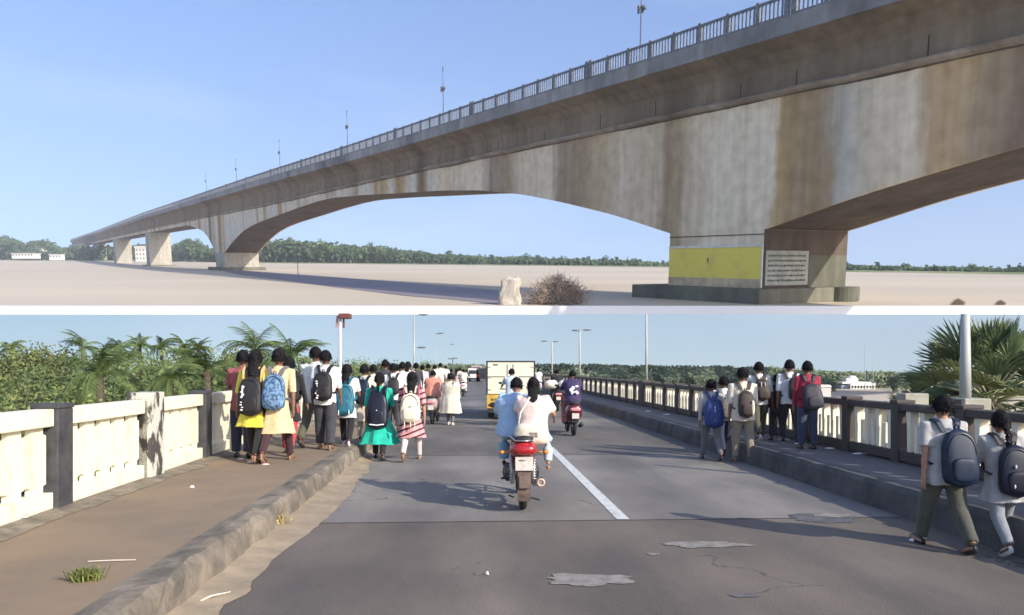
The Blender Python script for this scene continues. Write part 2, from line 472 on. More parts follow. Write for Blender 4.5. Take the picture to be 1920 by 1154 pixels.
# road deck surface on top
mb = MB(); mb.loft([[(s, YN - OV + .5, zr(s) - 4.28), (s, YF + OV - .5, zr(s) - 4.28), (s, YF + OV - .5, zr(s) - 4.2), (s, YN - OV + .5, zr(s) - 4.2)] for s in ST[::4]])
mb.build('deck_surface', mat('deck_asphalt', (.07, .07, .07), .9), bridge)

# railing: posts 7.6 apart, wide posts every eighth bay, thin balusters
BAY = 7.7
def rail_bay(mb, s, y, fine=True):
    e = s + BAY
    z0, z1 = zr(s), zr(e)
    for dz, h in ((-.45, .45), (-3.74, .35)):
        mb.add([(s + .3, y, z0 + dz), (e - .3, y, z1 + dz), (e - .3, y + .4, z1 + dz), (s + .3, y + .4, z0 + dz),
                (s + .3, y, z0 + dz + h), (e - .3, y, z1 + dz + h), (e - .3, y + .4, z1 + dz + h), (s + .3, y + .4, z0 + dz + h)],
               [(0, 1, 5, 4), (1, 2, 6, 5), (2, 3, 7, 6), (3, 0, 4, 7), (4, 5, 6, 7), (3, 2, 1, 0)])
    n = 8 if fine else 4
    for k in range(1, n):
        q = s + BAY * k / n; z = zr(q); w = .16 if fine else .2
        mb.b2((q - w, y + .1, z - 3.4), (q + w, y + .3, z - .45))
def rail_post(mb, s, y, wide=False):
    w = 1.3 if wide else .38; z = zr(s)
    if wide:
        mb.b2((s - w, y - .1, z - 3.76), (s - .25, y + .6, z + .5)); mb.b2((s + .25, y - .1, z - 3.76), (s + w, y + .6, z + .5))
    else: mb.b2((s - w, y - .08, z - 3.76), (s + w, y + .6, z + .28))
yn = YN - OV
s = 105.0 - BAY * 11; k = 0
restp = MB(); restr = MB(); np_ = 0
while s < 3200:
    wide = (k % 8 == 3)
    if s + BAY > 85 and np_ < 98:
        mb = MB(); rail_post(mb, s, yn, wide); mb.build('railing_post', RAILM, bridge)
        mb = MB(); rail_bay(mb, s, yn); mb.build('railing_panel', RAILM, bridge); np_ += 1
    elif s > S0:
        rail_post(restp, s, yn, wide); rail_bay(restr, s, yn, False)
    s += BAY; k += 1
tag(restp.build('railing_post', RAILM, bridge), kind='stuff'); tag(restr.build('railing_panel', RAILM, bridge), kind='stuff')
mb = MB(); mb.loft([[(q, YF + OV - .5, zr(q) - 4), (q, YF + OV - .1, zr(q) - 4), (q, YF + OV - .1, zr(q)), (q, YF + OV - .5, zr(q))] for q in ST[::3]])
mb.build('far_parapet', RAILM, bridge)

# piers
for i, (a, b) in enumerate(PIERS[1:]):
    mb = MB(); mb.b2((a, YN + .06, -H_U - .1 if i == 0 else -13), (b, YF - .06, 6.9 if i < 2 else zb((a + b) / 2) + .5))
    p = mb.build('pier', WEB if i == 0 else PALEP, bridge)
    mb = MB(); top = -5.5 if i == 0 else -4.6
    if i == 0: mb.b2((111.5, YN - 2.8, -H_U - .1), (151, YF + 3, top))
    else: mb.b2((a - 5, YN - 4, -14), (b + 12, YF + 4, top))
    mb.build('footing', FOOT, p, bevel=.25)
    if i == 0:
        mb = MB(); mb.tube([(a - 1.2, YF - 2.5, top + .02), (a - 1.2, YF - 2.5, -H_U - .1)], 3.4, 24); mb.build('round_pedestal', DULLG, p, smooth=False)
        mb = MB(); mb.b2((a - .2, YN + .07, -5.49), (a - .002, YF - .07, 6.3)); mb.build('shaded_end_face', SOFF, p)  # dark skin: the end face's shade painted over the pier
        # lower end face: a paler thin skin with the sunlight painted in
        mb = MB(); mb.b2((a - .25, YN + 13.5, top + .03), (a - .21, YF - .3, 1.2)); mb.build('lit_end_patch', DULLG, p, bevel=.05)
        mb = MB(); mb.b2((a - .05, YN - .12, 5.3), (b + .05, YN + .0, 5.45)); mb.build('joint', mat('joint_dark', (.05, .04, .035)), p)
        ym = mat('yellow_wall_paint', (.84, .68, .12), .75, c2=(.68, .52, .14), scale=.16, detail=9, ramp=(.30, .50))
        mb = MB(); mb.b2((a + .3, YN - .16, -3.6), (b - .1, YN - .01, 2.85)); yp = mb.build('yellow_panel', ym, p)
        mb = MB(); mb.b2((a + .3, YN - .2, -5.45), (b - .1, YN - .005, -3.6)); mb.build('dirty_band', mat('dirty_band', (.72, .56, .34), .9, c2=(.46, .34, .22), scale=.4), yp)
        mb = MB(); mb.b2((a + .3, YN - .3, 2.85), (b - .1, YN - .005, 3.35)); mb.b2((a - .05, YN - .3, -5.4), (a + .3, YN - .005, 3.35))
        mb.build('panel_border', mat('border_white', (.7, .68, .58), .8, scale=.5), yp)
        mb = MB(); mb.ell((a + 15.2, YN - .17, .3), (.22, .04, .4)); mb.ell((a + 15.1, YN - .17, -.25), (.1, .04, .3)); mb.build('painted_mark', mat('mark_black', (.02, .02, .015), .8), yp)
        # notice board on the end face
        nb = MB(); nb.b2((a - .35, YN + .5, -4.9), (a - .02, YN + 13.2, 2.1)); board = nb.build('notice_board', mat('board_white', (.42, .43, .37), .7, scale=.4, c2=(.28, .29, .24)), p)
        nb = MB()
        rg = random.Random(9)
        for r_ in range(6):
            y = YN + 1.1; zz = 1.1 - r_ * 1.0
            while y < YN + 12.2:
                w = rg.uniform(.25, .7); nb.b2((a - .4, y, zz - .16 - rg.random() * .1), (a - .36, min(y + w, YN + 12.4), zz + .12 + rg.random() * .1)); y += w + rg.uniform(.12, .3)
        nb.build('painted_lines', mat('board_ink', (.10, .11, .10), .8), board)

# lamps on the bridge
LM = mat('lamp_pole_dark', (.10, .11, .13), .6)
def bridge_lamp(s, label, h=15.0, first=None):
    t = empty('street_lamp', mat=BR @ Matrix.Translation((s, yn + .9, zr(s) - 3.7)))
    tag(t, label, 'street lamp', 'lamps along the railing of the river bridge')
    if first is None:
        mb = MB(); mb.tube([(0, 0, 0), (0, 0, 3.7 + h * .55), (0, 0, 3.7 + h)], [.2, .13, .06], 8); mb.build('pole', LM, t)
        mb = MB(); mb.box((-1.0, -.4, 11.5), (.5, .5, 1.5)); mb.box((.2, -.5, 11.7), (.5, .4, 1.7)); mb.tube([(-1.9, -.3, 12.1), (.5, -.3, 12.1)], .12, 6); mb.ell((-1.6, -.5, 11.7), (.6, .6, .55)); mb.build('flood_lamp', LM, t)
        mb = MB(); mb.box((0, 0, 18.0), (.3, .3, 1.6)); mb.build('lamp_head', LM, t)
    else:
        for ch in kids(first):
            d = ch.copy(); col.objects.link(d); d.parent = t
    return t
labs = ['dark lamp pole with a cluster of floodlights, largest and nearest on the river bridge',
        'dark lamp pole on the river bridge, second nearest, just above the arch',
        'slim grey lamp pole on the river bridge beside the pale wisp of cloud',
        'short dark lamp pole on the river bridge where the railing posts crowd together',
        'faint lamp pole far along the river bridge, last but one before the far end',
        'smallest lamp pole on the river bridge, nearest its far left end']
f0 = None
for s, l in zip((148, 250, 345.4, 457, 567, 676), labs):
    q = bridge_lamp(s, l, first=f0); f0 = f0 or q

# ---- sand, far bank
def sand_mat():
    m, nt, b = nodes_of('river_sand'); N = nt.nodes; L = nt.links
    tc = N.new('ShaderNodeTexCoord')
    n1 = N.new('ShaderNodeTexNoise'); n1.inputs['Scale'].default_value = .012; n1.inputs['Detail'].default_value = 5
    mp = N.new('ShaderNodeMapping'); mp.inputs['Scale'].default_value = (.35, 1, 1); mp.inputs['Rotation'].default_value = (0, 0, .25); L.new(tc.outputs['Object'], mp.inputs[0]); L.new(mp.outputs[0], n1.inputs['Vector'])
    rp = N.new('ShaderNodeValToRGB'); e = rp.color_ramp.elements
    e[0].position = .35; e[0].color = (.50, .42, .31, 1); e[1].position = .65; e[1].color = (.60, .50, .365, 1)
    L.new(n1.outputs[0], rp.inputs[0])
    n2 = N.new('ShaderNodeTexNoise'); n2.inputs['Scale'].default_value = .6; n2.inputs['Detail'].default_value = 8; L.new(tc.outputs['Object'], n2.inputs['Vector'])
    r2 = N.new('ShaderNodeValToRGB'); r2.color_ramp.elements[0].position = .3; r2.color_ramp.elements[0].color = (.965, .96, .955, 1); r2.color_ramp.elements[1].position = .6; r2.color_ramp.elements[1].color = (1, 1, 1, 1)
    L.new(n2.outputs[0], r2.inputs[0]); mx = N.new('ShaderNodeMixRGB'); mx.blend_type = 'MULTIPLY'; mx.inputs[0].default_value = 1
    L.new(rp.outputs[0], mx.inputs[1]); L.new(r2.outputs[0], mx.inputs[2]); L.new(mx.outputs[0], b.inputs['Base Color'])
    b.inputs['Roughness'].default_value = .6; b.inputs['Specular IOR Level'].default_value = .22
    bu = N.new('ShaderNodeBump'); bu.inputs['Distance'].default_value = .06; L.new(n2.outputs[0], bu.inputs['Height']); L.new(bu.outputs[0], b.inputs['Normal'])
    return m
mb = MB(); NX, ROWS = 60, []
y = D0
while y < 2700: ROWS.append(y); y *= 1.07
vs = []
for r_ in ROWS:
    for i in range(NX + 1):
        t = -1 + 2 * i / NX; x = t * r_ * .86
        Ys, Zs = shore(x / r_)
        yy = min(r_, Ys * (1.0 + .45 * max(0, -t + .35)))
        x = t * yy * .86
        vs.append((x, yy, zland(x, yy) + (.04 * noise.noise(Vector((x * .05, yy * .05, 0))) if r_ > D0 + 5 else 0)))
fs = [(j * (NX + 1) + i, j * (NX + 1) + i + 1, (j + 1) * (NX + 1) + i + 1, (j + 1) * (NX + 1) + i) for j in range(len(ROWS) - 1) for i in range(NX)]
mb.add(vs, fs)
o = mb.build('river_sand', sand_mat(), smooth=True, recalc=False); o.matrix_world = UT; tag(o, 'wide smooth pale tan river flat under the big bridge', None, None, 'structure')
# white divider strip between the two views, at the sand's near edge: front face 14 px tall
hw = D0 * 14 / 1513
mb = MB(); mb.b2((-200, D0 - 1.2, -H_U - hw - .12), (200, D0, -H_U + .02))
o = mb.build('divider_strip', mat('divider_white', (.97, .97, .97), .8, var=.01, scale=.05)); o.matrix_world = UT
tag(o, 'long plain white divider strip between the river sand and the road bridge below', 'wall')
mb = MB(); vs = []
for r_ in (1.0, 1.02, 1.08, 1.3, 1.8):
    for i in range(NX + 1):
        t = -1 + 2 * i / NX; Ys, Zs = shore(t * .86); yy = Ys * r_ * .97; x = t * yy * .86
        vs.append((x, yy, zland(x, Ys * .97) + (0 if r_ == 1 else 1.2 if r_ < 1.3 else 0)))
fs = [(j * (NX + 1) + i, j * (NX + 1) + i + 1, (j + 1) * (NX + 1) + i + 1, (j + 1) * (NX + 1) + i) for j in range(4) for i in range(NX)]
mb.add(vs, fs); o = mb.build('far_bank', mat('bank_grass', (.16, .20, .08), .95, c2=(.28, .27, .14), scale=.03), recalc=False); o.matrix_world = UT; tag(o, 'low grassy far bank of the river', None, None, 'structure')

# trees on the far bank: individual copies of a few kinds
FL = [leaf_mat('far_leaf_a', (.08, .12, .05), (.20, .27, .12), scale=.12), leaf_mat('far_leaf_b', (.055, .10, .05), (.15, .22, .10), scale=.1)]
protos = []
for i, (h, rx, rz) in enumerate([(10, 4.2, 4.6), (11, 3.2, 5.2), (8.5, 4.8, 3.8), (12, 2.4, 5.6)]):
    protos.append((make_tree('bank_tree', h, rx, rz, FL[i % 2], 34, 26, .95, 40 + i), h))
TOPL = [(-60, 447), (0, 443), (25, 437), (60, 452), (85, 441), (115, 458), (150, 452), (330, 452), (352, 440), (400, 460), (500, 448), (540, 441), (600, 450), (640, 450), (700, 452), (740, 458), (800, 467), (860, 470), (930, 474), (1000, 474), (1060, 478), (1150, 480), (1256, 487), (1420, 488), (1590, 489), (1750, 493), (2000, 496)]
rg = random.Random(21)
used = [False] * 4
def far_tree(px, k, dy, jit, rowmul, group, label):
    tan = (px - 960) / 1513; Ys, Zs = shore(tan); Y = Ys * rowmul; x = tan * Y; z = zland(x, Ys * .97) + .6
    top = (490 - lerp(TOPL, px) + dy) / 1513 * Y
    h = max(3.0, (top - z)) * jit
    pr, ph = protos[k]; sc_ = h / ph
    wd = sc_ * rg.uniform(.9, 1.25)
    loc = UT @ Vector((x, Y, z))
    if not used[k]: o = pr; used[k] = True
    else: o = copy_tree(pr)
    o.matrix_world = Matrix.Translation(loc) @ Matrix.Rotation(TH, 4, 'X') @ Matrix.Rotation(rg.uniform(0, 6.28), 4, 'Z') @ Matrix.Diagonal((wd, wd, sc_, 1))
    tag(o, label, 'tree', group)
names = ['bushy', 'tall narrow', 'low spreading', 'slender upright']
px = -50
while px < 1990:
    if not (1262 < px < 1585) and not (150 < px < 330):
        k = rg.choice((0, 1, 2, 3, 0, 1))
        where = 'left of the bridge end' if px < 150 else 'seen between the river bridge piers' if px < 420 else 'beyond the big arch' if px < 1262 else 'right of the big pier'
        far_tree(px, k, rg.uniform(-4, 3), rg.uniform(.62, 1.12), rg.uniform(1.0, 1.1), 'far bank trees %s, %s' % (where, names[k]), '%s green tree on the far bank, %s' % (names[k], where))
    px += (11 if px < 1250 else 17) * rg.uniform(.8, 1.2)
# the wood behind them reads as one mass
mb = MB(); rg = random.Random(8); px = -80
while px < 2050:
    tan = (px - 960) / 1513; Ys, Zs = shore(tan); 
    for q in range(3):
        Y = Ys * rg.uniform(1.0, 1.16); x = tan * Y; z = zland(x, Ys * .97)
        top = (490 - lerp(TOPL, px) - 9 - 7 * noise.noise(Vector((px * .02, 3, 0)))) / 1513 * Y; h = max(2.5, top - z)
        for _ in range(36):
            u = rg.random() ** .7
            p = Vector((x + rg.gauss(0, 1) * Ys * .004, Y + rg.gauss(0, 4), z + h * u * rg.uniform(.75, 1)))
            a = Vector((rg.gauss(0, 1), rg.gauss(0, 1), rg.gauss(0, 1))).normalized(); b = a.orthogonal().normalized(); l = Ys * .0026 * rg.uniform(.6, 1.3)
            mb.add([p - a * l, p + b * l * .7, p + a * l, p - b * l * .7], [(0, 1, 2, 3)])
    px += 4.0
o = mb.build('far_wood', FL[1], recalc=False); o.matrix_world = UT; tag(o, 'dense green wood along the far bank of the river', 'wood', None, 'stuff')

# buildings on the far bank
def far_house(name, px, ytop, ybot, wpx, Ymul, label, rows, cat='building', roofm=None):
    tan = (px - 960) / 1513; Ys, Zs = shore(tan); Y = Ys * Ymul
    w = wpx / 1513 * Y; z0 = (490 - ybot) / 1513 * Y; h = (ybot - ytop) / 1513 * Y
    t = empty(name, mat=UT @ Matrix.Translation((tan * Y, Y, z0))); tag(t, label, cat)
    mb = MB(); mb.b2((-w / 2, 0, -4), (w / 2, w * .6, h * .86)); mb.build('wall', mat('far_wall_white', (.72, .70, .66), .8, var=.05), t)
    mb = MB(); mb.b2((-w * .54, -w * .04, h * .86), (w * .54, w * .64, h)); mb.build('roof', roofm or mat('far_roof', (.62, .6, .57), .8), t)
    n = max(2, int(w / 6))
    for r_ in range(rows):
        for i in range(n):
            mb = MB(); x0 = -w / 2 + w * (i + .3) / n; zz = h * .86 * (r_ + .3) / rows
            mb.b2((x0, -.12, zz), (x0 + w * .4 / n, -.02, zz + h * .86 * .45 / rows)); mb.build('window', mat('far_window', (.12, .13, .15), .4), t)
far_house('waterside_house', 267, 462, 489, 25, .93, 'white two storey house with rows of dark windows seen between the far piers', 3)
far_house('long_shed', 43, 475, 482, 40, .95, 'long low white shed on the far bank left of the bridge end', 1)
far_house('long_shed', 104, 477, 485, 22, .95, 'small pale shed on the far bank close to the bridge end', 1)
far_house('long_shed', 68, 466, 470, 26, 1.02, 'narrow white roofed shed set back among the trees at the far left', 1)

# thin pole on the sand, dry bush, sand heap
def u_at(px, py): 
    Y = H_U * 1513 / (py - 490); return Vector(((px - 960) / 1513 * Y * 1.0, Y, -H_U))
p = u_at(558, 522)
t = empty('marker_pole', mat=UT @ Matrix.Translation(p)); tag(t, 'thin black pole standing alone on the sand below the arch', 'pole')
mb = MB(); mb.tube([(0, 0, -1), (0, 0, 18)], [.2, .12], 8); mb.build('shaft', LM, t)
mb = MB(); mb.tube([(0, 0, -.6), (0, 0, .8)], [.7, .4], 10); mb.build('base_block', FOOT, t)
p = u_at(1045, 571.5)
t = empty('dry_bush', mat=UT @ Matrix.Translation(p)); tag(t, 'round leafless brown bush at the near edge of the sand', 'bush')
mb = MB(); rg = random.Random(2)
for i in range(900):
    a = rg.uniform(0, 2 * PI); e = rg.uniform(.02, 1) ** .8 * PI / 2
    d = Vector((math.cos(a) * math.cos(e) * 8.2, math.sin(a) * math.cos(e) * 3.4, math.sin(e) * 6.0)) * rg.uniform(.55, 1.02)
    b = Vector((rg.gauss(0, 1.6), rg.gauss(0, .5), 0)); m1 = b.lerp(d, .5) + Vector((rg.gauss(0, .5), rg.gauss(0, .5), rg.gauss(0, .4)))
    mb.tube([b, m1, d], [.07, .045, .02], 3, cap=False)
    for _ in range(4):
        q = m1.lerp(d, rg.random()); e2 = q + Vector((rg.gauss(0, .7), rg.gauss(0, .6), rg.gauss(0.2, .6)))
        mb.tube([q, e2], [.035, .012], 3, cap=False)
mb.build('twigs', mat('dry_twig', (.42, .34, .27), .9, c2=(.22, .16, .12), scale=1.2), t, recalc=False)
mb = MB()
for i in range(2600):
    a = rg.uniform(0, 2 * PI); e = rg.uniform(0, PI / 2); k = rg.uniform(.35, .97)
    p = Vector((math.cos(a) * math.cos(e) * 6.8 * k, math.sin(a) * math.cos(e) * 3.1 * k, math.sin(e) * 5.3 * k))
    q = Vector((rg.gauss(0, 1), rg.gauss(0, 1), rg.gauss(0, 1))).normalized(); b = q.orthogonal().normalized(); l = rg.uniform(.1, .25)
    mb.add([p - q * l, p + b * l * .6, p + q * l, p - b * l * .6], [(0, 1, 2, 3)])
mb.build('dead_leaves', mat('dead_leaf', (.42, .34, .28), .9, c2=(.20, .15, .11), scale=.8), t, recalc=False)
for px_, k_, w_ in ((1802, .22, 'right of the big pier footing'), (1882, .17, 'near the right picture edge')):
    q = copy_tree(t); q.matrix_world = UT @ Matrix.Translation(u_at(px_, 572.5)) @ Matrix.Scale(k_, 4); tag(q, 'tiny dry brown bush on the sand edge ' + w_, 'bush')
p = u_at(955, 572)
t = MB(); rings = []
for k in range(12):
    f = k / 11; z = 5.6 * f - .3; w = 2.3 * (1 - .25 * f) * (1 if k < 11 else .6); r = []
    for i in range(32):
        q = 2 * PI * i / 32; ex = .6
        n_ = 1 + .22 * noise.noise(Vector((math.cos(q) * 2, math.sin(q) * 2, z * .5))) + .09 * noise.noise(Vector((math.cos(q) * 7, math.sin(q) * 7, z * 2)))
        r.append((math.copysign(abs(math.cos(q)) ** ex, math.cos(q)) * w * n_ + .3 * f, math.copysign(abs(math.sin(q)) ** ex, math.sin(q)) * w * .6 * n_, z + .5 * noise.noise(Vector((q, k * .1, 4)))))
    rings.append(r)
t.loft(rings); o = t.build('rubble_block', mat('heap_sand', (.52, .47, .39), .95, c2=(.36, .32, .26), scale=.6, bump=.15, bscale=2), smooth=False); o.matrix_world = UT @ Matrix.Translation(p)
# dark sheet deepening the bridge's shadow on the sand, painted in its colour
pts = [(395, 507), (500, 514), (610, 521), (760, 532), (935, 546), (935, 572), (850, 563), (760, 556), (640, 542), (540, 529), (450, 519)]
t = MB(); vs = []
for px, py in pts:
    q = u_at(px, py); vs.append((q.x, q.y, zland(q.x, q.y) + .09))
tag(o, 'pale squarish block of broken masonry just left of the dry bush', 'rubble')
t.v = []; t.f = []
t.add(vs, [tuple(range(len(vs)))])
wm = mat('shadow_tone', (.20, .175, .20), .55, c2=(.26, .225, .24), scale=.03, spec=.3, bump=.02, bscale=.8)
o = t.build('shadow_sheet', wm, recalc=False); o.matrix_world = UT; tag(o, kind='structure')
# ============================================================ THE ROAD BRIDGE
PHI = math.atan(80 / FPX)
ROAD = Matrix.Rotation(PHI, 4, 'Z')         # road frame: x across, y along
RZ = PHI
def W(u, v, z=0.0): return ROAD @ Vector((u, v, z))
def at(px, py, z=0.0):
    y = (EYE - z) * FPX / (py - 690)
    return Vector(((px - 960) / FPX * y, y, z))
SWL, SWR = .25, .30         # footpath heights
KL, KR = -1.95, 4.8
PL, PR = -4.12, 6.2

# ---- ground far below
def ground_mat():
    m, nt, b = nodes_of('river_flats'); N = nt.nodes; L = nt.links
    tc = N.new('ShaderNodeTexCoord'); sx = N.new('ShaderNodeSeparateXYZ'); L.new(tc.outputs['Object'], sx.inputs[0])
    n1 = N.new('ShaderNodeTexNoise'); n1.inputs['Scale'].default_value = .06; n1.inputs['Detail'].default_value = 6; L.new(tc.outputs['Object'], n1.inputs['Vector'])
    ad = N.new('ShaderNodeMath'); ad.operation = 'MULTIPLY_ADD'; L.new(n1.outputs[0], ad.inputs[0]); ad.inputs[1].default_value = 40; L.new(sx.outputs[0], ad.inputs[2])
    mr = N.new('ShaderNodeMapRange'); mr.inputs[1].default_value = 18; mr.inputs[2].default_value = 26; L.new(ad.outputs[0], mr.inputs[0])
    n2 = N.new('ShaderNodeTexNoise'); n2.inputs['Scale'].default_value = .8; n2.inputs['Detail'].default_value = 8; L.new(tc.outputs['Object'], n2.inputs['Vector'])
    g = N.new('ShaderNodeValToRGB'); g.color_ramp.elements[0].color = (.05, .07, .02, 1); g.color_ramp.elements[1].color = (.14, .15, .06, 1); L.new(n2.outputs[0], g.inputs[0])
    s = N.new('ShaderNodeValToRGB'); s.color_ramp.elements[0].color = (.42, .37, .30, 1); s.color_ramp.elements[1].color = (.60, .53, .44, 1); L.new(n2.outputs[0], s.inputs[0])
    mx = N.new('ShaderNodeMixRGB'); L.new(mr.outputs[0], mx.inputs[0]); L.new(g.outputs[0], mx.inputs[1]); L.new(s.outputs[0], mx.inputs[2]); L.new(mx.outputs[0], b.inputs['Base Color'])
    b.inputs['Roughness'].default_value = .95; b.inputs['Specular IOR Level'].default_value = .1
    return m
GZ = -5.0
def gz(x, y): 
    if y > 200: return GZ + 2.6 - (y - 200) * .02
    return GZ + 2.6 * max(0, min(1, (y - 55) / 75)) ** 1.3 + .15 * noise.noise(Vector((x * .05, y * .05, 0)))
mb = MB(); xs = [-3300, -2000, -900] + [-400 + 20 * i for i in range(41)] + [900, 2000, 3300]; ys = [-280, -100, -30] + [10 * i for i in range(32)] + [500, 1200, 2200, 3200]
vs = [(x, y, gz(x, y)) for y in ys for x in xs]; n = len(xs)
mb.add(vs, [(j * n + i, j * n + i + 1, (j + 1) * n + i + 1, (j + 1) * n + i) for j in range(len(ys) - 1) for i in range(n - 1)])
tag(mb.build('ground', ground_mat(), smooth=True, recalc=False), kind='structure')

# ---- road
def road_mat():
    m, nt, b = nodes_of('road_asphalt'); N = nt.nodes; L = nt.links
    tc = N.new('ShaderNodeTexCoord'); sx = N.new('ShaderNodeSeparateXYZ'); L.new(tc.outputs['Object'], sx.inputs[0])
    # slabs of different age along the road: ramp over y (0..60 m)
    wob = N.new('ShaderNodeTexNoise'); wob.inputs['Scale'].default_value = 1.3; L.new(tc.outputs['Object'], wob.inputs['Vector'])
    ma = N.new('ShaderNodeMath'); ma.operation = 'MULTIPLY_ADD'; L.new(wob.outputs[0], ma.inputs[0]); ma.inputs[1].default_value = .10; L.new(sx.outputs[1], ma.inputs[2])
    dv = N.new('ShaderNodeMath'); dv.operation = 'DIVIDE'; L.new(ma.outputs[0], dv.inputs[0]); dv.inputs[1].default_value = 60
    rp = N.new('ShaderNodeValToRGB'); rp.color_ramp.interpolation = 'CONSTANT'; el = rp.color_ramp.elements
    K_ = 1.22
    bands = [(0, (.138, .119, .100)), (8.6, (.185, .175, .160)), (15.1, (.128, .120, .108)), (22.5, (.165, .157, .145)), (26, (.12, .118, .114)), (34, (.17, .166, .16)), (40, (.13, .128, .125))]
    for i, (y, c) in enumerate(bands):
        e = el[0] if i == 0 else (el[1] if i == 1 else el.new(y / 60)); e.position = y / 60; e.color = (*[q * K_ for q in c], 1)
    L.new(dv.outputs[0], rp.inputs[0])
    mp = N.new('ShaderNodeMapping'); mp.inputs['Scale'].default_value = (1, .28, 1); L.new(tc.outputs['Object'], mp.inputs[0])
    n1 = N.new('ShaderNodeTexNoise'); n1.inputs['Scale'].default_value = .9; n1.inputs['Detail'].default_value = 8; n1.inputs['Roughness'].default_value = .6; L.new(mp.outputs[0], n1.inputs['Vector'])
    r1 = N.new('ShaderNodeValToRGB'); r1.color_ramp.elements[0].position = .32; r1.color_ramp.elements[0].color = (.66, .66, .69, 1); r1.color_ramp.elements[1].position = .66; r1.color_ramp.elements[1].color = (1.14, 1.10, 1.04, 1); L.new(n1.outputs[0], r1.inputs[0])
    mx = N.new('ShaderNodeMixRGB'); mx.blend_type = 'MULTIPLY'; mx.inputs[0].default_value = 1; L.new(rp.outputs[0], mx.inputs[1]); L.new(r1.outputs[0], mx.inputs[2])
    n2 = N.new('ShaderNodeTexNoise'); n2.inputs['Scale'].default_value = 90; n2.inputs['Detail'].default_value = 4; L.new(tc.outputs['Object'], n2.inputs['Vector'])
    r2 = N.new('ShaderNodeValToRGB'); r2.color_ramp.elements[0].position = .3; r2.color_ramp.elements[0].color = (.68, .68, .68, 1); r2.color_ramp.elements[1].position = .7; r2.color_ramp.elements[1].color = (1.25, 1.25, 1.25, 1); L.new(n2.outputs[0], r2.inputs[0])
    m2 = N.new('ShaderNodeMixRGB'); m2.blend_type = 'MULTIPLY'; m2.inputs[0].default_value = .7; L.new(mx.outputs[0], m2.inputs[1]); L.new(r2.outputs[0], m2.inputs[2])
    n5 = N.new('ShaderNodeTexNoise'); n5.inputs['Scale'].default_value = .35; n5.inputs['Detail'].default_value = 3; L.new(tc.outputs['Object'], n5.inputs['Vector'])
    r5 = N.new('ShaderNodeValToRGB'); r5.color_ramp.elements[0].position = .36; r5.color_ramp.elements[0].color = (.80, .79, .80, 1); r5.color_ramp.elements[1].position = .58; r5.color_ramp.elements[1].color = (1.06, 1.05, 1.03, 1); L.new(n5.outputs[0], r5.inputs[0])
    wv = N.new('ShaderNodeMath'); wv.operation = 'SINE'; ws = N.new('ShaderNodeMath'); ws.operation = 'MULTIPLY_ADD'; ws.inputs[1].default_value = 3.9; ws.inputs[2].default_value = 1.0; L.new(sx.outputs[0], ws.inputs[0]); L.new(ws.outputs[0], wv.inputs[0])
    wr = N.new('ShaderNodeMapRange'); wr.inputs[1].default_value = -1; wr.inputs[2].default_value = 1; wr.inputs[3].default_value = .93; wr.inputs[4].default_value = 1.07; L.new(wv.outputs[0], wr.inputs[0])
    m5 = N.new('ShaderNodeMixRGB'); m5.blend_type = 'MULTIPLY'; m5.inputs[0].default_value = 1; L.new(m2.outputs[0], m5.inputs[1]); L.new(r5.outputs[0], m5.inputs[2])
    m6 = N.new('ShaderNodeVectorMath'); m6.operation = 'SCALE'; L.new(m5.outputs[0], m6.inputs[0]); L.new(wr.outputs[0], m6.inputs['Scale'])
    # cracks: thin lines where a warped voronoi has its edges, only in patches
    vo = N.new('ShaderNodeTexVoronoi'); vo.feature = 'DISTANCE_TO_EDGE'; vo.inputs['Scale'].default_value = .45
    wn_ = N.new('ShaderNodeTexNoise'); wn_.inputs['Scale'].default_value = 2.2; wn_.inputs['Detail'].default_value = 5; L.new(tc.outputs['Object'], wn_.inputs['Vector'])
    mv = N.new('ShaderNodeMixRGB'); mv.blend_type = 'ADD'; mv.inputs[0].default_value = .5; L.new(tc.outputs['Object'], mv.inputs[1]); L.new(wn_.outputs['Color'], mv.inputs[2]); L.new(mv.outputs[0], vo.inputs['Vector'])
    lt = N.new('ShaderNodeMath'); lt.operation = 'LESS_THAN'; lt.inputs[1].default_value = .0035; L.new(vo.outputs['Distance'], lt.inputs[0])
    g2 = N.new('ShaderNodeMath'); g2.operation = 'GREATER_THAN'; g2.inputs[1].default_value = .56; L.new(n1.outputs[0], g2.inputs[0])
    mm = N.new('ShaderNodeMath'); mm.operation = 'MULTIPLY'; L.new(lt.outputs[0], mm.inputs[0]); L.new(g2.outputs[0], mm.inputs[1])
    m3 = N.new('ShaderNodeMixRGB'); m3.inputs[2].default_value = (.085, .08, .07, 1); L.new(mm.outputs[0], m3.inputs[0]); L.new(m6.outputs[0], m3.inputs[1]); L.new(m3.outputs[0], b.inputs['Base Color'])
    b.inputs['Roughness'].default_value = .82; b.inputs['Specular IOR Level'].default_value = .35
    bu = N.new('ShaderNodeBump'); bu.inputs['Distance'].default_value = .006; L.new(n2.outputs[0], bu.inputs['Height']); L.new(bu.outputs[0], b.inputs['Normal'])
    return m
def strip(name, m, u0, u1, v0, v1, z, nv=1, kind=None, wob=0, nu=1):
    mb = MB(); vs = []
    for j in range(nv + 1):
        v = v0 + (v1 - v0) * j / nv
        for i in range(nu + 1):
            u = u0 + (u1 - u0) * i / nu
            if wob and i == nu: u += wob * noise.noise(Vector((v * .7, 3, 0))) + wob * .5 * noise.noise(Vector((v * 3, 8, 0)))
            vs.append((u, v, z))
    mb.add(vs, [(j * (nu + 1) + i, j * (nu + 1) + i + 1, (j + 1) * (nu + 1) + i + 1, (j + 1) * (nu + 1) + i) for j in range(nv) for i in range(nu)])
    o = mb.build(name, m, recalc=False); o.matrix_world = ROAD.copy()
    if kind: o['kind'] = kind
    return o
VEND = 420.0
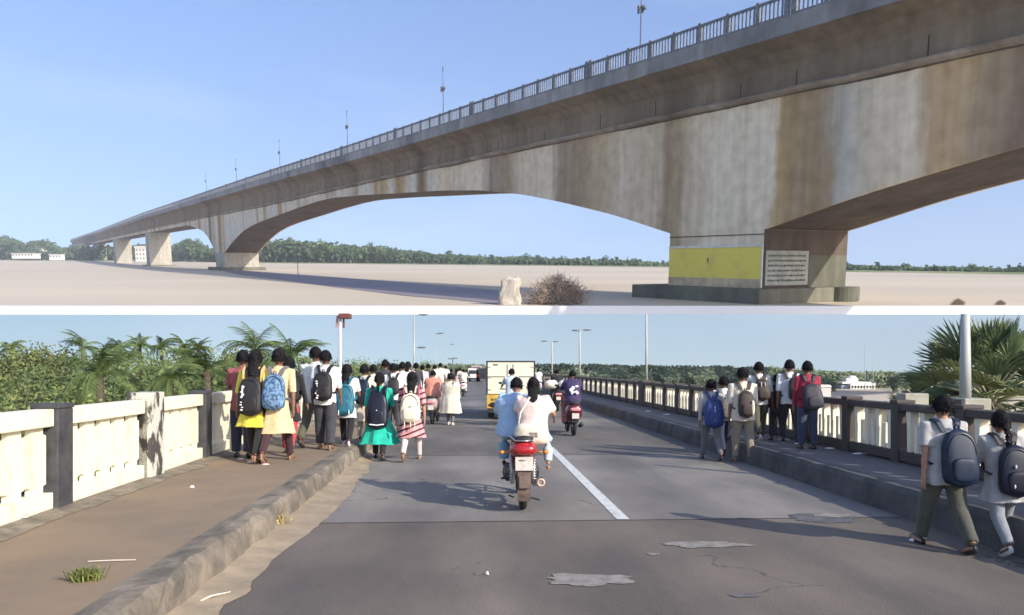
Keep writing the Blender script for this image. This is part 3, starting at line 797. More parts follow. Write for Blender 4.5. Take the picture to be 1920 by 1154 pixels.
strip('road', road_mat(), -5, 7, -8, VEND, 0.0, 1, 'structure')
strip('expansion_joint', mat('joint_sealant', (.05, .05, .05), .9), -1.6, 4.75, 8.57, 8.59, .004, 1, 'structure')
strip('expansion_joint', mat('joint_sealant', (.05, .05, .05), .9), -1.6, 4.75, 15.05, 15.10, .004, 1, 'structure')
# sand drifted along the left kerb: dries out with a ragged edge
dm = mat('drift_sand', (.36, .285, .19), .95, c2=(.25, .20, .14), scale=3, bump=.01)
mb = MB(); vs = []
V = [0.5 + .12 * i for i in range(130)]
for v in V:
    w = lerp([(0, .30), (4, .30), (7.0, .30), (8.6, .40), (10.5, .42), (13, .32), (17, .15)], v) + .10 * noise.noise(Vector((v * .9, 0, 0))) + .06 * noise.noise(Vector((v * 3.1, 5, 0)))
    for q, z in ((0, .06), (.35, .03), (.7, .012), (1, .0045)):
        vs.append((KL - .02 + w * q, v, z + (.012 * noise.noise(Vector((v * 4, q * 4, 0))) if q < .9 else 0)))
mb.add(vs, [(j * 4 + i, j * 4 + i + 1, (j + 1) * 4 + i + 1, (j + 1) * 4 + i) for j in range(len(V) - 1) for i in range(3)])
o = mb.build('sand_drift', dm, smooth=True, recalc=False); o.matrix_world = ROAD.copy(); tag(o, kind='stuff')
# white centre line, then worn dashes
lm = mat('road_paint', (.60, .60, .57), .7, c2=(.36, .36, .34), scale=7, detail=9, ramp=(.30, .5))
strip('centre_line', lm, 1.60, 1.74, 8.62, 16.5, .005, 1, 'structure')
# worn pale patches where the top layer has gone
pm = mat('bare_patch', (.27, .25, .22), .95, c2=(.165, .15, .13), scale=9, detail=9, ramp=(.35, .6))
def patch(px, py, w, d, seed, m=pm, z=.006):
    c = at(px, py); mb = MB(); rg = random.Random(seed); n = 90; vs = [(c.x, c.y, z)]
    for i in range(n):
        a = 2 * PI * i / n; k = 1 + .42 * noise.noise(Vector((math.cos(a) * 1.6 + seed, math.sin(a) * 1.6, 0))) + .22 * noise.noise(Vector((math.cos(a) * 6 + seed, math.sin(a) * 5, 3)))
        vs.append((c.x + math.cos(a) * w * k, c.y + math.sin(a) * d * k, z))
    mb.add(vs, [(0, 1 + i, 1 + (i + 1) % n) for i in range(n)])
    return tag(mb.build('road_patch', m, recalc=False), kind='structure')
patch(1100, 1088, .34, .17, 1); patch(1325, 1022, .34, .14, 2); patch(1225, 1040, .06, .05, 6)
dk = mat('tar_patch', (.075, .075, .078), .8, c2=(.14, .14, .14), scale=6)
patch(1540, 972, .42, .30, 3, dk, .005); patch(1560, 968, .2, .12, 4, pm, .009); patch(1395, 1118, .09, .05, 7, dk)

# ---- footpaths and kerbs
pathm = mat('footpath', (.265, .19, .12), .9, c2=(.205, .155, .105), scale=1.3, detail=9, bump=.004, bscale=60)
pathr = mat('footpath_grey', (.15, .14, .135), .9, c2=(.11, .10, .10), scale=1.2, detail=9, bump=.004, bscale=60)
for nm, m, a, b, h in (('footpath', pathm, PL - .35, KL - .28, SWL), ('footpath', pathr, KR + .26, PR + .35, SWR)):
    mb = MB(); mb.b2((a, -8, -.6), (b, VEND, h)); o = mb.build(nm, m); o.matrix_world = ROAD.copy(); tag(o, kind='structure')
def kerb(nm, m, u, side, h, w, label, rough):
    """rough-edged stone kerb in one run"""
    mb = MB(); rings = []; v = -2.0
    while v < VEND:
        k = 1 if v < 25 else 0
        def nz(a, s=1): return rough * s * (noise.noise(Vector((v * 1.6, a, 0))) + .6 * noise.noise(Vector((v * 5.5, a, 7)))) * k
        jt = -.012 if (int(v / .12) % 9 == 0 and v < 25) else 0
        rings.append([(u - side * .015 + nz(1, .6), v, -.02), (u + nz(2), v, h * .45), (u + side * (.02 + jt) + nz(3, 1.2), v, h * .85),
                      (u + side * .06 + nz(4, 1.2), v, h + .012 + nz(5, .5)), (u + side * w * .6, v, h + .022 + nz(6, .7)), (u + side * (w + .03), v, h + .006 + nz(7, .3)), (u + side * (w + .03), v, -.1)])
        v += .12 if v < 25 else 6
    mb.loft(rings, closed=True)
    o = mb.build('kerb', m, smooth=False); o.matrix_world = ROAD.copy(); tag(o, label, 'kerb'); return o
kerb('kerb', mat('kerb_stone', (.24, .20, .15), .95, c2=(.11, .095, .075), scale=2.6, detail=9, bump=.02, bscale=14, ramp=(.38, .62)), KL, -1, SWL, .26, 'broken stone kerb with sand drifted against it along the left footpath', .05)
kerb('kerb', mat('kerb_dark', (.12, .115, .11), .9, c2=(.06, .058, .056), scale=2.0, detail=8, bump=.01, bscale=16), KR, 1, SWR, .24, 'dark straight kerb along the right footpath', .012)
# the deck slab under everything
mb = MB(); mb.b2((PL - .5, -8, -1.1), (PR + .5, VEND, -.62)); o = mb.build('bridge_deck', mat('deck_concrete', (.3, .28, .25), .9)); o.matrix_world = ROAD.copy(); tag(o, kind='structure')
# concrete rubble strip beside the left parapet
mb = MB(); rg = random.Random(4)
V = [1 + .15 * i for i in range(170)]; vs = []
for v in V:
    e = .34 + .10 * noise.noise(Vector((v * 1.1, 2, 0))) + .05 * noise.noise(Vector((v * 4, 2, 0)))
    vs += [(PL + .1, v, SWL + .04), (PL + e * .6, v, SWL + .03 + .02 * noise.noise(Vector((v * 5, 1, 1)))), (PL + e, v, SWL + .005)]
mb.add(vs, [(j * 3 + i, j * 3 + i + 1, (j + 1) * 3 + i + 1, (j + 1) * 3 + i) for j in range(len(V) - 1) for i in range(2)])
o = mb.build('mortar_strip', mat('mortar', (.26, .22, .16), .95, c2=(.13, .11, .08), scale=5, bump=.02), smooth=False, recalc=False); o.matrix_world = ROAD.copy(); tag(o, kind='structure')

# ---- parapets
CREAM = mat('cream_paint', (.76, .70, .52), .75, c2=(.50, .42, .27), scale=3.4, detail=12, ramp=(.27, .44), stretch=(1, 1, .4))
BLACKP = mat('black_paint', (.035, .036, .042), .6, c2=(.07, .07, .07), scale=6)
BROWNP = mat('dark_brown_paint', (.075, .062, .055), .75, c2=(.14, .12, .10), scale=3, detail=8, ramp=(.30, .42))
def peel_mat():
    return mat('peeling_paint', (.52, .51, .42), .9, c2=(.06, .055, .05), scale=5.5, detail=12, ramp=(.47, .53), bump=.01, stretch=(1, 1, .45))
PEEL = peel_mat()
BAL = mat('baluster_cream', (.80, .74, .58), .75, c2=(.62, .55, .42), scale=4, detail=8, ramp=(.26, .42))
def panel_bits(L, ztop, zbot, n, thick):
    """one bay: rails and precast balusters with notches above and below; runs along y from 0 to L"""
    top = MB(); top.b2((-thick * .55, -.0, ztop - .17), (thick * .55, L, ztop))
    bot = MB(); bot.b2((-thick * .5, 0, zbot + .03), (thick * .5, L, zbot + .19))
    bal = MB(); z0, z1 = zbot + .19, ztop - .17; p = L / n
    for i in range(n):
        c = p * (i + .5); w = p * .46
        # wide leaf, necked at both ends
        bal.prism([(c - w * .62, z0 - .005), (c + w * .62, z0 - .005), (c + w * .62, z0 + .07), (c + w * .93, z0 + .085), (c + w * .93, z1 - .085), (c + w * .62, z1 - .07), (c + w * .62, z1 + .005), (c - w * .62, z1 + .005), (c - w * .62, z1 - .07), (c - w * .93, z1 - .085), (c - w * .93, z0 + .085), (c - w * .62, z0 + .07)], 0, -.028, .028)
    return top, bot, bal
def open_bits(L, ztop, zbot, n, thick):
    top = MB(); top.b2((-thick * .55, 0, ztop - .10), (thick * .55, L, ztop))
    bot = MB(); bot.b2((-thick * .5, 0, zbot + .03), (thick * .5, L, zbot + .17))
    bal = MB(); z0, z1 = zbot + .17, ztop - .10; p = L / n
    for i in range(n):
        c = p * (i + .5)
        bal.prism([(c - .035, z0), (c + .035, z0), (c + .045, z1 - .09), (c + .065, z1 - .05), (c + .05, z1), (c - .05, z1), (c - .065, z1 - .05), (c - .045, z1 - .09)], 0, -.06, .06)
        if i < n - 1:
            q = c + p / 2
            bal.b2((-.05, q - .035, z0), (.05, q + .035, z1 - .20)); bal.b2((-.035, q - .055, z0), (.035, q + .055, z0 + .07))
    return top, bot, bal
def parapet(u, base, ztop, L, n, v0, v1, bits, thick, m_top, m_bot, m_bal, postm, label, capm, pw=.15):
    root = empty('parapet', W(u, 0, 0), RZ); tag(root, label, 'parapet')
    t, b, bl = bits(L - 2 * pw, ztop, base, n, thick)
    pm_ = [t.build('top_rail', m_top, root, bevel=.012), b.build('bottom_rail', m_bot, root, bevel=.01), bl.build('balusters', m_bal, root)]
    pm_[2].name = 'baluster_panel'
    post = MB(); post.b2((-.13, -pw, base - .2), (.13, pw, ztop + .0)); post.b2((-.14, -pw - .005, ztop - .0), (.14, pw + .005, ztop + .05)); po = post.build('post', postm[0], root, bevel=.012)
    first = True; k = 0; v = v0; cnt = 0
    rest = [MB(), MB(), MB(), MB()]
    while v < v1:
        if cnt < 32:
            for o in pm_:
                q = o if first else o.copy()
                if not first: col.objects.link(q); q.parent = root
                q.location = (0, v + pw, 0)
            q = po if first else po.copy()
            if not first: col.objects.link(q); q.parent = root
            q.location = (0, v, 0)
            pmx = postm[k % len(postm)]
            if pmx is not postm[0]:
                q.material_slots[0].link = 'OBJECT'; q.material_slots[0].material = pmx
            first = False
        else:
            for R_, B_ in zip(rest, (t, b, bl, post)):
                R_.add([(x, y + v + (pw if B_ is not post else 0), z) for x, y, z in B_.v], B_.f)
        v += L; k += 1; cnt += 1
    for R_, nm, m in zip(rest, ('top_rail', 'bottom_rail', 'baluster_panel', 'post'), (m_top, m_bot, m_bal, postm[0])):
        tag(R_.build(nm, m, root), kind='stuff')
    return root
parapet(PL, SWL, 1.25, 2.18, 5, 8.15 - 2.18 * 2, 200, panel_bits, .17, CREAM, CREAM, CREAM, [BLACKP, BLACKP, BLACKP, PEEL], 'cream painted concrete parapet with black posts along the left footpath', CREAM)
parapet(PR, SWR, 1.14, 1.52, 4, 11.15 - 1.52 * 5, 200, open_bits, .2, BROWNP, BROWNP, BAL, [BROWNP], 'dark parapet with cream balusters along the right footpath', CREAM, .095)
# wide blocks breaking the right parapet
def pier_block(px, v, w, h, label, m):
    t = MB(); t.b2((-.16 + px, -w / 2, SWR - .2), (.2 + px, w / 2, h)); o = t.build('parapet_block', m, bevel=.015); o.location = W(PR + .02, v, 0); o.rotation_euler = (0, 0, RZ); tag(o, label, 'parapet block'); return o
pier_block(.36, 11.6, .26, 1.27, 'small pale concrete block just outside the right parapet, left of the nearest walkers', mat('block_concrete', (.42, .41, .33), .9, c2=(.24, .23, .18), scale=3, detail=8))
WB = mat('block_concrete', (.42, .41, .33), .9, c2=(.24, .23, .18), scale=3, detail=8)
pier_block(.36, 10.3, .5, 1.25, 'pale concrete block just outside the right parapet at the foot of the thick white pole', WB)
pier_block(0, 28.2, .55, 1.2, 'broad dark block in the right parapet at the foot of a tall thin pole', BROWNP)
# wide peeling post cap blocks on the left
mb = MB(); mb.b2((-.14, -.2, SWL - .1), (.16, .26, 1.34)); o = mb.build('peeling_pillar', PEEL, bevel=.012); o.location = W(PL, 8.15 + 2.18 + .05, 0); o.rotation_euler = (0, 0, RZ)
tag(o, 'wide pillar with peeling white and black paint in the left parapet', 'pillar')

# ---- poles
GREYP = mat('galvanised_pole', (.27, .28, .26), .5, metal=.0, c2=(.45, .46, .43), scale=3, stretch=(1, 1, .2))
def pole(px, v_or_y, ptop, r, label, base, arms=None, r2=None, name='lamp_pole', m=GREYP, foot=True):
    y = v_or_y; x = (px - 960) / FPX * y; ztop = EYE + (690 - ptop) / FPX * y
    t = empty(name, (x, y, base)); tag(t, label, 'lamp post' if name == 'lamp_pole' else 'pole')
    mb = MB(); mb.tube([(0, 0, -.05), (0, 0, (ztop - base) * .5), (0, 0, ztop - base)], [r, r * .9, r2 or r * .75], 14); mb.build('shaft', m, t, smooth=True)
    if foot:
        mb = MB(); mb.b2((-r * 2, -r * 2, -.04), (r * 2, r * 2, .03)); mb.build('base_plate', mat('rusty_plate', (.12, .09, .07), .8), t)
    if arms:
        for z, l, side in arms:
            zz = EYE + (690 - z) / FPX * y - base
            mb = MB(); mb.tube([(0, 0, zz - .08), (side * l * .5, 0, zz), (side * l, 0, zz + .02)], r * .45, 6); a = mb.build('arm', m, t)
            mb = MB(); mb.ell((side * l, 0, zz), (.26, .09, .05), 10, 6); mb.build('lamp_head', mat('lamp_head_grey', (.16, .17, .18), .5), t, smooth=True)
    return t
pole(1810, 10.6, 589, .072, 'thick white pole rising behind the right parapet in front of the fan palm', 1.2)
pole(1212, 28.6, 589, .045, 'tall thin pale pole at the broad dark block of the right parapet', 1.2)
pole(1087, 45, 620, .055, 'pale street lamp with a small dark head beyond the scooters on the right', 1.1, [(619, .42, 1), (620, .2, -1)])
pole(1035, 62, 641, .06, 'smaller street lamp beside the truck box on its right', 1.1, [(640, .6, -1), (641, .3, 1)])
pole(776, 42, 589.6, .05, 'tall street lamp with two arms above the crowd on the left footpath', SWL, [(590.5, .5, 1), (652, .42, 1)])
pole(815, 72, 625, .035, 'faint thin street lamp left of the road, far behind the crowd', SWL, [(626, .35, 1), (625, .6, 1)])
pole(838, 92, 645, .035, 'faintest thin street lamp far down the left side of the road', SWL, [(646, .6, 1)])
pole(849, 66, 672, .05, 'short dark lamp post behind the small tree down the left side', SWL, [(672, .2, 1), (673, .2, -1)], m=LM)
t = pole(638, 24.5, 590, .05, 'white pole with a dark red box at its top on the left footpath', SWL, name='sign_pole', m=mat('white_pole_paint', (.62, .58, .56), .6))
mb = MB(); mb.box((.15, 0, 2.98), (.34, .34, .16)); b_ = mb.build('box_sign', mat('dark_red_box', (.15, .05, .038), .6), t, bevel=.02)
mb = MB(); mb.b2((.08, -.03, 2.62), (.13, .03, 2.9)); mb.build('bracket', mat('dark_red_box', (.15, .05, .038)), b_)
mb = MB(); mb.add([(-.06, 0, 2.62), (-.16, .02, 2.66), (-.12, .02, 2.98), (-.05, 0, 3.02)], [(0, 1, 2, 3)]); mb.add([(-.06, .01, 2.62), (-.16, .03, 2.66), (-.12, .03, 2.98), (-.05, .01, 3.02)], [(3, 2, 1, 0)]); mb.build('pennant', mat('pink_cloth', (.5, .28, .25), .9), t)
for px, top, y, lb in ((1622, 650, 150, 'taller of two hair-thin radio masts on the right skyline'), (1637, 680, 150, 'shorter of two hair-thin radio masts on the right skyline')):
    pole(px, y, top, .07, lb, -3, name='radio_mast', m=mat('mast_grey', (.35, .38, .42), .6), foot=False)

# ---- waterside building on the right
c = Vector(((1606 - 960) / FPX * 150, 150, -2.6))
t = empty('riverside_building', c); tag(t, 'white flat roofed riverside building with a row of columns on a beige base', 'building')
k = 150 / FPX
def zpx(py): return EYE + (690 - py) * k - c.z
WWH = mat('white_render', (.78, .76, .70), .8, var=.06)
mb = MB(); mb.b2((-36 * k, -.6, -1), (40 * k, 7, zpx(737))); mb.b2((-22 * k, -1.5, -1), (18 * k, -.6, zpx(742))); mb.build('base', mat('beige_base', (.46, .41, .33), .9, var=.1, scale=.4), t)
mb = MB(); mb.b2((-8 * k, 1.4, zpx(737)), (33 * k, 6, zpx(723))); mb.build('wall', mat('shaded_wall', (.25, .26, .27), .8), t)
mb = MB(); mb.b2((-11 * k, 0, zpx(723.5)), (36 * k, 6.4, zpx(719))); mb.b2((-24 * k, .6, zpx(720)), (30 * k, 6, zpx(716.5))); mb.b2((-11 * k, 0, zpx(730.5)), (36 * k, .12, zpx(728.8))); rf = mb.build('roof', WWH, t)
mb = MB(); mb.b2((-12 * k, 1.6, zpx(716.6)), (10 * k, 4, zpx(709.5))); mb.ell((2 * k, 2.6, zpx(709)), (.9, .9, .45), 14, 8); mb.build('roof_room', WWH, rf)
for i in range(9):
    mb = MB(); x = (-10 + i * 5.6) * k; mb.b2((x - .07, .1, zpx(737)), (x + .07, .3, zpx(723))); mb.build('column', WWH, t)
mb = MB(); mb.b2((-24 * k, 1, zpx(737)), (-9 * k, 6, zpx(722))); mb.build('annex', mat('annex_grey', (.33, .36, .40), .8), t)
def shed(px, ytop, wpx, y, z, label, colr, h=2.2):
    k = y / FPX; t = empty('small_shed', ((px - 960) * k, y, z)); tag(t, label, 'shed')
    w = wpx * k; zt = EYE + (690 - ytop) * k - z
    mb = MB(); mb.b2((-w / 2, 0, -1.5), (w / 2, w * .5, zt - .3)); mb.build('wall', mat('shed_wall_%d' % px, colr, .85), t)
    mb = MB(); mb.prism([(-w * .55, zt - .3), (w * .55, zt - .3), (w * .4, zt), (-w * .4, zt)], 1, -.15, w * .5 + .15); mb.build('roof', WWH, t)
shed(1668, 712, 16, 165, -2.4, 'tiny white roofed shed in the trees right of the riverside building', (.6, .58, .52))
shed(1290, 722, 16, 130, -3.3, 'small white shed on the sand beyond the right parapet, left of the walkers', (.7, .67, .6))
shed(1250, 728, 22, 120, -3.8, 'pale low shed on the sand beyond the right parapet near the tall thin pole', (.55, .5, .42))
shed(1545, 722, 26, 110, -4, 'grey pitched shed seen above the right parapet beside the red shirted walker', (.5, .48, .44))
# ============================================================ TREES AND PALMS ROUND THE ROAD BRIDGE
NL = [leaf_mat('leaf_olive', (.10, .13, .045), (.28, .31, .11), scale=.9), leaf_mat('leaf_green', (.075, .11, .04), (.22, .28, .10), scale=.9), leaf_mat('leaf_dark', (.05, .075, .03), (.15, .19, .07), scale=1.2)]
NK = ['olive green bushy', 'mid green rounded', 'dark green dense', 'pale green loose']
near = [(make_tree('bank_tree', 9, 3.8, 3.6, NL[0], 70, 46, .30, 61), 9), (make_tree('bank_tree', 9, 3.4, 4.2, NL[1], 70, 46, .30, 62), 9),
        (make_tree('bank_tree', 9, 4.2, 3.3, NL[2], 70, 46, .28, 63), 9), (make_tree('bank_tree', 9, 2.8, 4.4, NL[0], 55, 40, .32, 64), 9)]
nused = [False] * 4
def near_tree(k, px, top, y, group, label, zb_=None, wd=1.0, rz=None):
    x = (px - 960) / FPX * y; zb0 = gz(x, y) if zb_ is None else zb_
    h = EYE + (690 - top) / FPX * y - zb0; pr, ph = near[k]; s = h / ph
    if not nused[k]: o = pr; nused[k] = True
    else: o = copy_tree(pr)
    o.location = (x, y, zb0); o.rotation_euler = (0, 0, rnd.uniform(0, 6.28) if rz is None else rz); o.scale = (s * wd, s * wd, s)
    tag(o, label, 'tree', group); return o
TOPN = [(-150, 655), (0, 652), (20, 640), (60, 650), (70, 638), (110, 642), (150, 626), (175, 640), (225, 634), (262, 640), (305, 642), (340, 640), (400, 645), (430, 650), (520, 652), (560, 655), (640, 672), (668, 662), (690, 672), (740, 676), (790, 680), (900, 686)]
rg = random.Random(77)
# back row
ORD = 'first second third fourth fifth sixth seventh eighth ninth tenth eleventh twelfth thirteenth fourteenth fifteenth sixteenth seventeenth eighteenth nineteenth twentieth twenty-first twenty-second twenty-third'.split()
def nth(i): return ORD[i] if i < 23 else 'last but few'
bi = 0
px = -120
while px < 600:
    k = rg.choice((0, 1, 3, 1)); y = rg.uniform(58, 74)
    near_tree(k, px, lerp(TOPN, px) + rg.uniform(-14, -2), y, 'trees behind the left parapet', NK[k] + ' tree, ' + nth(bi) + ' from the left on the skyline behind the left parapet', wd=rg.uniform(.7, .95))
    px += rg.uniform(26, 44); bi += 1
# middle and front rows
bi = 0
px = -160
while px < 560:
    k = rg.choice((0, 2, 1)); y = rg.uniform(36, 48)
    near_tree(k, px, 652 + rg.uniform(-8, 12), y, 'trees behind the left parapet', NK[k] + ' tree, ' + nth(bi) + ' from the left in the middle of the left thicket', wd=rg.uniform(.8, 1.1))
    px += rg.uniform(60, 90); bi += 1
bi = 0
px = -200
while px < 560:
    k = rg.choice((2, 0, 1)); y = rg.uniform(30, 35)
    near_tree(k, px, 690 + rg.uniform(-10, 14), y, 'trees behind the left parapet', NK[k] + ' tree, ' + nth(bi) + ' from the left close behind the left parapet', wd=rg.uniform(.8, 1.1))
    px += rg.uniform(95, 130); bi += 1
# trees further along on the left of the road
for bi, (px, top, y, k) in enumerate(((620, 664, 80, 2), (655, 660, 75, 1), (672, 664, 82, 0), (700, 672, 95, 2), (725, 662, 88, 2), (760, 676, 100, 1), (792, 668, 105, 0), (815, 674, 110, 1), (848, 664, 85, 3), (862, 676, 120, 1), (884, 684, 140, 2))):
    near_tree(k, px, top, y, 'trees far along the left of the road, ' + NK[k], NK[k] + ' tree, ' + nth(bi) + ' from the left of those rising behind the crowd', wd=.75)
# slender tree above the crowd
# far treeline on the right
fp = [(make_tree('shore_tree', 5, 2.6, 2.3, leaf_mat('shore_leaf', (.19, .24, .16), (.34, .40, .26), scale=.4), 40, 30, .42, 71), 5), (make_tree('shore_tree', 5, 2.0, 2.5, leaf_mat('shore_leaf_dark', (.13, .18, .12), (.28, .34, .21), scale=.4), 40, 30, .42, 72), 5)]
fu = [False, False]
FT = [(1000, 686), (1080, 684), (1130, 686), (1200, 687), (1280, 688), (1340, 689), (1440, 691), (1500, 694), (1560, 699), (1640, 699), (1760, 701)]
px = 1000
while px < 1800:
    k = rg.choice((0, 1)); y = rg.uniform(126, 150); x = (px - 960) / FPX * y; z = gz(x, y)
    if 1562 < px < 1672: px += 6; continue
    h = EYE + (690 - lerp(FT, px) + rg.uniform(-13, 4)) / FPX * y - z; s = h / 5
    pr, ph = fp[k]
    if fu[k]: o = copy_tree(pr)
    else: o = pr; fu[k] = True
    o.location = (x, y, z); o.scale = (s * rg.uniform(.9, 1.3), s, s); o.rotation_euler = (0, 0, rg.uniform(0, .6))
    kd = ('rounded light green', 'narrow dark green')[k]
    tag(o, kd + ' tree of the low shore wood behind the right parapet', 'tree', 'shore trees behind the right parapet, ' + kd)
    px += rg.uniform(9, 15)
mb = MB(); px = 640
while px < 2000:
    for q in range(2):
        y = rg.uniform(158, 168); x = (px - 960) / FPX * y; z = gz(x, y); h = EYE + (690 - lerp(FT, px) + 1 + 4 * noise.noise(Vector((px * .03, 2, 0)))) / FPX * y - z
        for _ in range(34):
            p = Vector((x + rg.gauss(0, .6), y + rg.gauss(0, 2), z + h * rg.random() ** .7))
            a = Vector((rg.gauss(0, 1), rg.gauss(0, 1), rg.gauss(0, 1))).normalized(); b = a.orthogonal().normalized(); l = .36 * rg.uniform(.6, 1.3)
            mb.add([p - a * l, p + b * l * .7, p + a * l, p - b * l * .7], [(0, 1, 2, 3)])
    px += 4
tag(mb.build('shore_wood', leaf_mat('shore_leaf_dark', None, None), recalc=False), 'low continuous green wood along the far shore behind the road bridge', 'wood', None, 'stuff')
# undergrowth mass under the left trees and right bank
mb = MB()
for i in range(9000):
    y = rg.uniform(9, 60); x = -5.8 - rg.random() ** 1.4 * (y * .75 + 4)
    if i % 4 == 0: x = 11 + rg.random() * (y * .5); 
    if i % 4 == 0 and x / y * FPX + 960 < 1640: continue
    z = gz(x, y) + rg.random() ** 1.6 * (2.6 if x < 0 else 3.6)
    p = Vector((x, y, z)); a = Vector((rg.gauss(0, 1), rg.gauss(0, 1), rg.gauss(0, 1) + .5)).normalized(); b = a.orthogonal().normalized(); l = .22 * rg.uniform(.6, 1.6)
    mb.add([p - a * l, p + b * l * .5, p + a * l, p - b * l * .5], [(0, 1, 2, 3)])
tag(mb.build('undergrowth', NL[2], recalc=False), 'tangled green undergrowth on the banks below the parapets', 'undergrowth', None, 'stuff')

# ---- fan palms
def fan_leaf(mb, st, base, d, pl, fr, rg, spread=2.5, nseg=26, droop=.25):
    """petiole from base along d, then a folded fan of stiff blades"""
    d = d.normalized(); up = Vector((0, 0, 1))
    tip = base + d * pl + up * (-.06 * pl)
    st.tube([base, base.lerp(tip, .5) + up * .05 * pl, tip], [.022, .016, .012], 5)
    side = d.cross(up); side = side.normalized() if side.length > .1 else Vector((1, 0, 0))
    nrm = side.cross(d).normalized()
    tw = rg.uniform(-.5, .5); side, nrm = side * math.cos(tw) + nrm * math.sin(tw), nrm * math.cos(tw) - side * math.sin(tw)
    for i in range(nseg):
        a = -spread / 2 + spread * i / (nseg - 1)
        b0 = (d * math.cos(a) + side * math.sin(a)).normalized()
        L = fr * (.72 + .28 * math.cos(a * .9)) * rg.uniform(.9, 1.06)
        w = L * spread / nseg * .42; s = (side * math.cos(a) - d * math.sin(a)).normalized()
        m = tip + b0 * L * .62 + nrm * (.04 if i % 2 else -.02); e = tip + b0 * L - up * (droop * L * rg.uniform(.2, 1.0)) * .5
        f = nrm * w * .7
        mb.add([tip - s * w * .1, m - s * w, m + f, m + s * w, tip + s * w * .1, e], [(0, 1, 2), (0, 2, 3, 4), (1, 5, 2), (2, 5, 3)])
def fan_palm(x, y, zc_, r, n, seed, label, trunk=True, lo=-.5):
    rg = random.Random(seed); t = empty('fan_palm', (x, y, gz(x, y))); z = zc_ - gz(x, y); tag(t, label, 'palm')
    st = MB(); 
    mb = MB(); mb.tube([(0, 0, -.2), (.1, 0, z * .5), (0, 0, z)], [.26, .2, .2], 12); mb.build('trunk', BARK, t, smooth=True)
    for i in range(n):
        a = 2.399 * i + rg.uniform(-.2, .2); e = lo + (1.5 - lo) * (i + .5) / n + rg.uniform(-.1, .1)
        d = Vector((math.cos(a) * math.cos(e), math.sin(a) * math.cos(e), math.sin(e)))
        L = MB(); fan_leaf(L, st, Vector((0, 0, z)) + d * .15, d, r * rg.uniform(.42, .55), r * rg.uniform(.46, .56), rg)
        L.build('fan_leaf', PALML if i % 5 else PALMY, t, recalc=False)
    st.build('leaf_stalks', PALMS, t, smooth=True)
    return t
PALML = leaf_mat('palm_leaf', (.065, .10, .05), (.20, .25, .12), .2, 2.0)
PALMY = leaf_mat('palm_leaf_pale', (.14, .17, .06), (.32, .34, .16), .2, 2.0)
PALMS = mat('palm_stalk', (.42, .42, .24), .6, c2=(.2, .22, .1), scale=4)
PALML.node_tree.nodes['Principled BSDF'].inputs['Roughness'].default_value = .42
fan_palm(9.25, 15.5, 1.0, 1.62, 46, 11, 'large fan palm with stiff spiky leaves behind the thick white pole')
fan_palm(11.0, 16.5, 1.02, 1.5, 36, 12, 'fan palm with paler leaves at the right edge of the picture behind the parapet')
fan_palm(9.2, 17.5, .15, 1.35, 24, 13, 'low fan palm whose long pale leaves reach left above the dark parapet', lo=-.3)

# ---- feather palms
def feather_palm(px, pyc, y, r, n, seed, label, mt=None):
    rg = random.Random(seed); x = (px - 960) / FPX * y; zc_ = EYE + (690 - pyc) / FPX * y; g = gz(x, y)
    t = empty('feather_palm', (x, y, g)); tag(t, label, 'palm'); z = zc_ - g
    mb = MB(); mb.tube([(.3, 0, -.2), (.15, 0, z * .5), (0, 0, z)], [.22, .16, .14], 10); mb.build('trunk', BARK, t, smooth=True)
    for i in range(n):
        dr = rg.uniform(.12, .27); a = 2.399 * i + rg.uniform(-.3, .3); e = rg.uniform(-.1, 1.5); h = Vector((math.cos(a), math.sin(a), 0))
        pts = []
        p = Vector((0, 0, z)); ang = e
        for k in range(9):
            pts.append(p.copy()); p = p + (h * math.cos(ang) + Vector((0, 0, math.sin(ang)))) * r / 8; ang -= dr + .06 * (1.45 - e)
        L = MB(); L.tube(pts, [.03, .028, .025, .022, .02, .017, .014, .01, .006], 4, cap=False)
        s = h.cross(Vector((0, 0, 1)))
        for k in range(2, 34):
            f = k / 34 * 8; j = min(7, int(f)); q = pts[j].lerp(pts[j + 1], f - j); tdir = (pts[j + 1] - pts[j]).normalized()
            ll = r * rg.uniform(.17, .27) * math.sin(PI * (k / 34) ** .8) + .05
            for sg in (-1, 1):
                d = (s * sg * .8 + tdir * .55 - Vector((0, 0, .35 + rg.random() * .3))).normalized(); wv = tdir * .022
                L.add([q - wv, q + d * ll * .5 + wv * .8, q + d * ll, q + wv], [(0, 1, 2), (0, 3, 1)])
        L.build('frond', mt or PALMF, t, recalc=False)
    return t
PALMF = leaf_mat('frond_green', (.07, .11, .03), (.20, .26, .09), .3, 1.5)
feather_palm(186, 704, 30, 2.3, 20, 5, 'green feather palm with arching fronds behind the first left parapet post')
feather_palm(478, 658, 46, 2.6, 20, 6, 'tall feather palm above the pair in yellow with one upright frond')
feather_palm(318, 712, 30, 1.7, 16, 7, 'low feather palm behind the peeling pillar')
feather_palm(388, 696, 34, 2.1, 16, 8, 'feather palm between the peeling pillar and the pair in yellow')
feather_palm(155, 652, 62, 2.2, 18, 9, 'dark feather palm highest on the left skyline')
feather_palm(226, 655, 62, 1.7, 16, 10, 'small feather palm on the skyline right of the highest palm')
feather_palm(545, 674, 38, 2.2, 16, 14, 'drooping feather palm right behind the walker with the blue patterned backpack')
for px_, py_, r_, sd_, lb_ in ((262, 650, 1.5, 31, 'first'), (302, 652, 1.6, 32, 'second'), (345, 650, 1.7, 33, 'third'), (372, 655, 1.5, 34, 'fourth'), (20, 652, 1.5, 35, 'leftmost, separate from the four others')):
    feather_palm(px_, py_, 66, r_, 18, sd_, 'small palm crown on the skyline between highest palm and walkers in yellow, ' + lb_ if len(lb_) < 8 else 'small palm crown at the far left of the skyline behind the left parapet')
